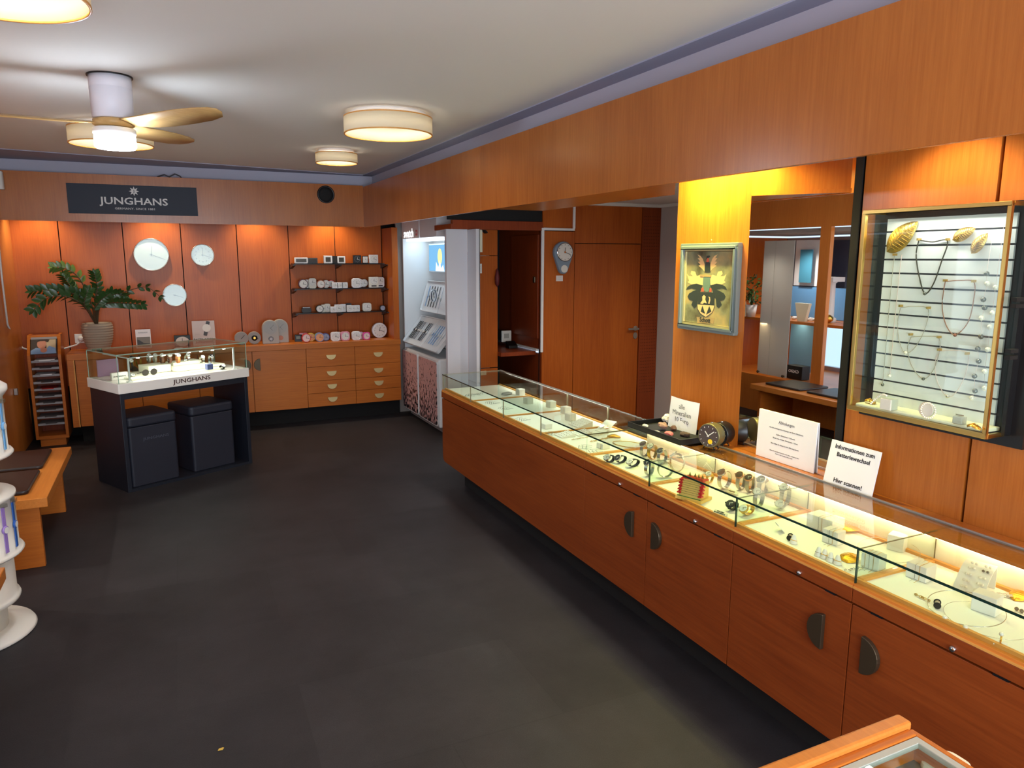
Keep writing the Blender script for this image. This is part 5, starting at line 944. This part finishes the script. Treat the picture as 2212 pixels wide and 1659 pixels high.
def tray(x0,z0,x1,z1_,ya,yb,nm):
    L=math.hypot(x1-x0,z1_-z0); al=math.atan2(z1_-z0,x1-x0); b=B(); b.m=Matrix.Translation((x0,0,z0))@Matrix.Rotation(-al,4,'Y'); Mx=b.m.copy()
    b.m=Mx@Matrix.Translation((L/2,(ya+yb)/2,0)); b.prism(rr(L,yb-ya,.03),-.012,0); b.box(-L/2,L/2,-.004,.004,0,.003); f=O(nm,b,tw,t,.003)
    b=B(); b.m=Mx@Matrix.Translation((L/2,(ya+yb)/2,0)); P=rr(L,yb-ya,.03); Q=rr(L-.012,yb-ya-.012,.026); k=len(P)
    b.add([(x,y,z) for z in (0,.022) for x,y in P]+[(x,y,z) for z in (0,.022) for x,y in Q],[(i,(i+1)%k,k+(i+1)%k,k+i) for i in range(k)]+[(2*k+i,3*k+i,3*k+(i+1)%k,2*k+(i+1)%k) for i in range(k)]+[(k+i,k+(i+1)%k,3*k+(i+1)%k,3*k+i) for i in range(k)]); O('tray_rim',b,tw,f); return Matrix.Translation((2.4,6.75,0))@Mx,L
MA,LA=tray(.0,.815,.23,1.10,.03,1.18,'lower_tray'); MB_,LB=tray(.19,1.165,.29,1.495,.05,1.10,'upper_tray')
area('tower_led',(2.53,7.33,1.915),.2,1.0,(.86,.95,1),(0,-.25,0),1.05)
def slim(lb,M0,y,L,sm,cm,dm,r=.017):
    t=T('slim_watch',lb,'wristwatch',(0,0,0),0,'slim watches in the display tower'); t.matrix_world=M0@Matrix.Translation((L/2,y,.0045)); Ls=.115
    O('strap',B().box(-Ls,-.012,-.0075,.0075,0,.003).box(.012,Ls,-.0075,.0075,0,.003),sm,t); O('case',B().lathe([(r,0),(r,.006),(r*.85,.008)],20),cm,t); O('dial',B().cyl(r*.82,.008,.009,20),dm,t); return t
sg=mat('strap_grey',(120,122,130),.5); sw=mat('strap_clear',(214,220,226),.3); sb_=mat('strap_blue',(120,166,212),.4); sn=mat('strap_navy',(48,56,80),.5)
for i in range(10): slim('slim watch number %d from the niche side in the lower tower tray'%(i+1) if 0 else ('slim %s watch, %s from the side wall in the lower tower tray'%(('black','black','black','grey','grey','clear','clear','black','black','grey')[i],('first','second','third','fourth','fifth','sixth','seventh','eighth','ninth','tenth')[i])),MA,1.10-i*.046,LA,(blks,blks,blks,sg,sg,sw,sw,blks,sn,sg)[i],(black,silverm,black,sg,silverm,sw,sw,silverm,black,sw)[i],(dialk,dialw,dialk,dialw,dialw,dialw,dialg,dialw,dialk,dialw)[i])
for i in range(7): slim('slim %s watch, %s in the column side half of the lower tower tray'%(('clear','clear','pale blue','blue','blue','clear','white')[i],('first','second','third','fourth','fifth','sixth','seventh')[i]),MA,.56-i*.062,LA,(sw,sw,sb_,sb_,sb_,sw,sw)[i],(sw,sb_,sb_,sb_,sw,sw,sw)[i],(dialw,dialw,MATS['dial_blue'],dialw,dialw,dialw,dialw)[i])
for i in range(6): slim('slim %s watch, %s from the side wall in the upper tower tray'%(('blue','black','black','black','grey','clear')[i],('first','second','third','fourth','fifth','sixth')[i]),MB_,1.0-i*.085,LB,(sb_,blks,blks,blks,sg,sw)[i],(sb_,black,silverm,black,silverm,sw)[i],(dialw,dialk,dialw,dialk,dialw,dialw)[i])
t=T('striped_watch_loop','striped blue and white watch loop hanging before the upper tower tray','wristwatch',(2.55,7.28,1.36)); 
for k in range(3): O('strap_loop',B().at(-.02*k,-.03*k,0,rx=PI/2,rz=.7).tube([(.05*cos(2*PI*i/24),.06*sin(2*PI*i/24),0) for i in range(24)],.006,6,True),(tw,sn,sw)[k],t)
# ------------------------------------------------------------------ alcove things
t=T('teardrop_clock','blue grey teardrop wall clock with a timer dial on the wooden panel','wall clock',(3.512,6.3,1.80)); R_c=.105; P=[]
for i in range(25): a_=-.35+ (PI+.7)*i/24; P.append((R_c*cos(a_),R_c*sin(a_)))
for i in range(13): a_=PI+.35+(PI-.7)*i/12; P.append((.05*cos(a_),-.155+.05*sin(a_)))
bg=mat('clock_blue_grey',(124,142,158),.4); O('body',B().at(rx=PI/2).prism(P,0,.05),bg,t,.012,3); O('rim',B().at(.006,0,.004,rx=PI/2).lathe([(.088,.05),(.09,.06),(.083,.062)],36,False),chrome,t); b=B().at(.006,0,.004,rx=PI/2); b.cyl(.084,.05,.056,36); b.k=1; ticks(b,-.0565,.006,.004,.084,12,.05); O('dial',b,[dialw,handk],t); hands(t,-.058,.006,.004,.08,.1,1.95,handk,.005); O('hand_hub',B().at(.006,-.058,.004,rx=PI/2).cyl(.008,0,.003,14),mat('hub_orange',(220,120,40),.4),t); O('timer_dial',B().at(.004,-.05,-.155,rx=PI/2).cyl(.036,0,.004,28),dialw,t)
t=T('wall_label','small white label under the teardrop clock','label',(3.49,6.3,1.553)); O('label_plate',B().box(-.037,.037,-.004,0,-.027,.027),mat('label_white',(220,214,212),.5),t); text('small_print','- - - -\n- - -',.016,grey,t,(0,-.0045,0))
t=T('cable_trunking','white cable trunking stepping around the clock panel','trunking',(3.3,6.3,0)); b=B(); b.box(-.016,.008,-.02,-.001,.84,2.03).box(.008,.345,-.02,-.001,2.008,2.03).box(.328,.35,-.02,-.001,2.03,2.30); O('trunking_body',b,white,t,.002)
tag(O('trunking_strip',B().box(3.275,3.299,6.36,6.9,.845,.865),white),'short white trunking along the niche side above the niche shelf','trunking')
tag(O('niche_shelf',B().box(2.921,3.299,6.42,7.28,.80,.838),wDark),'dark wooden shelf board inside the niche','shelf')
t=T('hinged_flap','dark wooden flap with a lock on the niche side','flap',(3.298,6.33,.95)); O('flap_board',B().box(-.02,0,.02,.62,.02,1.02),wDark,t,.002); O('flap_lock',B().box(-.034,-.02,.06,.10,.56,.62),bronze,t,.006)
t=T('thermostat','small white thermostat box on the niche wall','thermostat',(3.2,6.93,.95)); O('thermostat_body',B().box(-.05,.06,-.03,.0,-.07,.05),offw,t,.008); O('thermostat_window',B().box(-.025,.03,-.032,-.03,-.03,.02),dialgr,t); O('wall_bracket',B().box(-.05,.06,0,.36,-.05,.03),blackm,t)
t=T('card_terminal','black device standing on the niche shelf','device',(3.18,6.72,.839)); O('device_body',B().add([(-.05,-.04,0),(.05,-.04,0),(.05,.05,0),(-.05,.05,0),(-.05,-.03,.03),(.05,-.03,.03),(.05,.05,.07),(-.05,.05,.07)],[(0,3,2,1),(4,5,6,7),(0,1,5,4),(1,2,6,5),(2,3,7,6),(3,0,4,7)]),black,t,.004)
p=AY(1031,515,6.47); t=T('birdhouse_clock','white birdhouse shaped clock with a dark roof behind the column','clock',(p.x-.02,6.499,1.86)); O('house',B().at(rx=PI/2).prism([(-.1,-.06),(.06,-.06),(.06,.14),(-.02,.22),(-.1,.14)],0,.06),cream,t,.002); b=B(); b.m=Matrix.Rotation(PI/2,4,'X'); b.prism([(-.02,.235),(.11,.125),(.105,.115),(-.02,.222),(-.145,.115),(-.15,.125)],-.002,.075); O('roof',b,blackm,t); O('pendulum_bob',B().at(.0,-.03,-.13).ball(.022,12),bronze,t); O('pendulum_rod',B().box(-.003,.003,-.033,-.027,-.12,-.06),bronze,t)
p=AY(1033,580,6.49); t=T('paper_notice','small white paper notice below the birdhouse clock','notice',(p.x-.02,6.499,p.z)); O('paper',B().box(-.06,.06,-.003,0,-.045,.045),offw,t); text('small_print','- - -\n- - -\n- - -',.02,grey,t,(.03,-.0035,0))
p=AY(1045,806,6.49); t=T('name_tag','small pale tag low on the lit niche panel','tag',(p.x-.01,6.499,p.z)); O('plate',B().box(-.05,.04,-.004,0,-.02,.02),cream,t)
t=T('white_bag_handle','dark red pouch hanging at the edge of the lit niche panel','pouch',(AY(1074,596,6.47).x,6.47,1.56)); t.name='hanging_pouch'; O('pouch_body',B().lathe([(1e-4,-.09),(.02,-.06),(.024,0),(.012,.07),(1e-4,.09)],14,False),mat('pouch_red',(96,22,24),.6),t)
# ------------------------------------------------------------------ benches
def bench(lb,x0,x1,y0_,y1_):
    t=T('bench',lb,'bench',(x0,y0_,0),0,'wooden benches along the left wall'); w=x1-x0; d=y1_-y0_
    O('bench_top',B().box(0,w,0,d,.385,.44),wLight,t,.004)
    for yy in (.12,d-.1): O('leg',B().box(.05,w-.06,yy,yy+.04,0,.384),wCab,t,.002)
    k=2; s=(d-.12)/k
    for i in range(k): b=B(); b.at(w/2-.02,.06+s*(i+.5),.441); b.prism(rr(w-.16,s-.07,.03),0,.022); O('seat_pad',b,leath,t,.01,3)
bench('wooden bench with two dark leather pads beyond the watch spinner',-1.24,-.665,4.6,5.82); bench('wooden bench at the lower corner before the watch spinner',-1.24,-.70,2.2,3.6)
# ------------------------------------------------------------------ watch spinner
t=T('watch_spinner','round white rotating watch stand with two tiers','display stand',(-.95,3.95,0)); sw_=mat('spinner_white',(232,226,214),.35)
O('base_disc',B().lathe([(.275,0),(.283,.008),(.275,.022),(.17,.03)],48),sw_,t); O('column',B().lathe([(.17,.03),(.17,.155),(.228,.158),(.233,.17),(.228,.182),(.218,.19),(.218,.385)],48),sw_,t)
O('lower_tier',B().lathe([(.262,.387),(.268,.396),(.262,.405),(.248,.41),(.248,.655),(.256,.658),(.256,.672),(.19,.674)],48),sw_,t); O('neck',B().lathe([(.19,.675),(.18,.70),(.18,.85)],40),sw_,t); O('upper_tier',B().lathe([(.262,.852),(.268,.86),(.262,.87),(.248,.875),(.248,1.12),(.256,1.13),(.27,1.15),(.27,1.17),(.25,1.185),(.1,1.19)],48),sw_,t)
cols=[((40,90,170),'dark blue'),((110,170,220),'light blue'),((70,190,90),'bright green'),((30,28,34),'black'),((150,120,190),'purple'),((220,120,160),'pink')]
def spinwatch(lb,ang,z,c):
    r=.2485; m1=mat('spin_%d_%d_%d'%c,c,.4); t=T('hanging_watch',lb,'wristwatch',(-.95+r*cos(ang),3.95+r*sin(ang),z),ang,'colourful watches on the spinner'); O('strap',B().box(.001,.005,-.009,.009,.0,.095).box(.001,.005,-.009,.009,.12,.215),m1,t); b=B().at(.001,0,.108,ry=PI/2); b.lathe([(.019,0),(.019,.007),(.016,.01)],20); O('case',b,m1,t); O('dial',B().at(.011,0,.108,ry=PI/2).cyl(.0145,0,.001,20),dialw if c[0]<200 else dialg,t); O('holder',B().box(.001,.02,-.012,.012,.216,.232),plastic,t)
for i in range(5):
    an=math.radians((-78,-62,-46,-28,-10)[i]); od=('first','second','third','fourth','fifth')[i]
    spinwatch('%s watch, %s towards the right edge on the lower spinner tier'%(cols[(i+1)%5][1],od),an,.42,cols[(i+1)%5][0]); spinwatch('%s watch, %s towards the right edge on the upper spinner tier'%(cols[(i+3)%6][1],od),an,.885,cols[(i+3)%6][0])
# ------------------------------------------------------------------ display table at the lower corner
t=T('display_table','wooden display table with an inset glass top close to the camera','display table',(.45,.15,0)); w=1.265-.45; d=.868-.15
O('rail',B().box(0,w,d-.032,d,.78,.857),wLight,t,.006); O('rim',B().box(0,w,0,.03,.78,.842).box(w-.012,w,.03,d-.032,.78,.842).box(0,.012,.03,d-.032,.78,.842).box(.012,w-.012,d-.05,d-.032,.78,.845),wCab,t,.002)
O('gasket',B().box(.015,w-.014,d-.066,d-.052,.83,.842).box(w-.028,w-.014,.03,d-.066,.83,.842).box(.015,.029,.03,d-.066,.83,.842),mat('gasket_grey',(176,176,164),.4),t); O('glass_top',B().box(.029,w-.028,.03,d-.066,.834,.840),glass,t); O('inner_floor',B().box(.012,w-.012,.03,d-.05,.76,.78),wDark,t); O('inner_step',B().box(.012,w-.012,d-.13,d-.05,.781,.79),mat('grey_felt',(110,102,98),.8),t)
for x in (.0,w-.05):
    for y in (.0,d-.05): O('leg',B().box(x,x+.05,y,y+.05,0,.779),wCab,t,.002)
for i,(px,py) in enumerate(((1956,1612),(1990,1630))): leafobj(('golden leaf under the glass of the corner table, further one','golden leaf under the glass of the corner table, nearer one')[i],px,py,.05,.03,.8+i*.4,mat('leaf_gold_dim',(190,140,60),.35,.9,bump=.6,bscale=260),.79)
t=T('white_pad','rounded white pad under the corner table glass','pad',tuple(AZ(2042,1668,.781))); O('pad_body',B().prism(rr(.09,.06,.02),0,.02),cream,t,.006)
# scrap on the floor
p=AZ(477,1620,0); tag(O('leaf_scrap',B().at(p.x,p.y,.002,.2,.1,.5).prism([(-.012,0),(-.004,.006),(.01,.004),(.013,0),(.004,-.006)],0,.0015),mat('scrap_yellow',(206,170,70),.6)),'tiny yellow leaf scrap on the dark floor','scrap')
# ------------------------------------------------------------------ goods in the pedestal case
def pw(lb,px,py,z,cm,dm,sm,**k): watch(lb,px,py,cm,dm,sm,z=z,grp='wristwatches in the pedestal case',**k)
pw('gold watch with black dial on the cream plate',300,793,.849,goldm,dialk,goldm,loop=(.029,.042),rz=a+1.75); pw('silver watch with white dial and black strap on the cream plate',283,801,.849,silverm,dialw,blks,loop=(.029,.042),rz=a+1.6); pw('yellow strap watch at the rear of the pedestal case',284,797,.831,steel,dialk,mat('strap_yellow',(226,170,50),.5),loop=(.026,.05),rz=a+1.7)
for i,(px,sm) in enumerate(((350,browns),(367,browns),(385,mat('strap_tan',(176,104,54),.6)))): pw(('white dial watch with brown strap, first on the long step','white dial watch with brown strap, second on the long step','white dial watch with tan strap, third on the long step')[i],px,785,.913,silverm,dialw,sm,loop=(.027,.034),rz=a+1.45)
for i,px in enumerate((322,335)): pw(('pale watch on the tall cream block, first','pale watch on the tall cream block, second')[i],px,784,.907,silverm,dialw,mesh_,loop=(.026,.032),rz=a+1.45)
pw('steel watch with large bracelet loop at the end of the step',405,786,.887,silverm,dialg,silverm,loop=(.028,.038),rz=a+1.6); pw('steel watch standing before the tall post',437,789,.869,silverm,dialw,silverm,loop=(.026,.036),rz=a+1.6); pw('steel watch with dark dial above the blue box',456,788,.869,silverm,dialk,steel,loop=(.026,.038),rz=a+1.6)
pw('flat lying black watch at the corner of the pedestal case',480,798,.831,black,dialw,blks,loop=(.026,.016),rz=a+1.6,ang=.7,stand=False); pw('flat lying silver watch beside the tent card',270,817,.831,silverm,dialw,steel,loop=(.026,.012),rz=a+1.6,ang=.8,stand=False); pw('flat lying silver watch, second beside the tent card',285,817,.831,silverm,dialg,steel,loop=(.022,.012),rz=a+1.6,ang=.8,stand=False)
t=T('blue_box','small blue printed box in the pedestal case','box',tuple(AZ(452,798,.849)),a); t.name='printed_box'; O('box_body',B().box(-.024,.024,-.02,.02,0,.045),mat('box_blue',(92,100,150),.5),t,.001)
p=PL(.29,.125,.847); t=T('sunglasses','pair of dark round sunglasses on the cream plate','sunglasses',tuple(p),a)
for s_ in (-.032,.032): O('lens',B().at(s_,0,.026,rx=PI/2+.2).cyl(.026,0,.003,24),mat('lens_dark',(30,22,20),.15),t)
O('frame',B().tube([(-.062,.02,.03),(-.058,0,.034),(-.006,-.004,.034),(.006,-.004,.034),(.058,0,.034),(.062,.02,.03)],.0022,6).tube([(-.06,.0,.034),(-.06,.08,.01)],.002,6).tube([(.06,.0,.034),(.06,.08,.01)],.002,6),black,t)
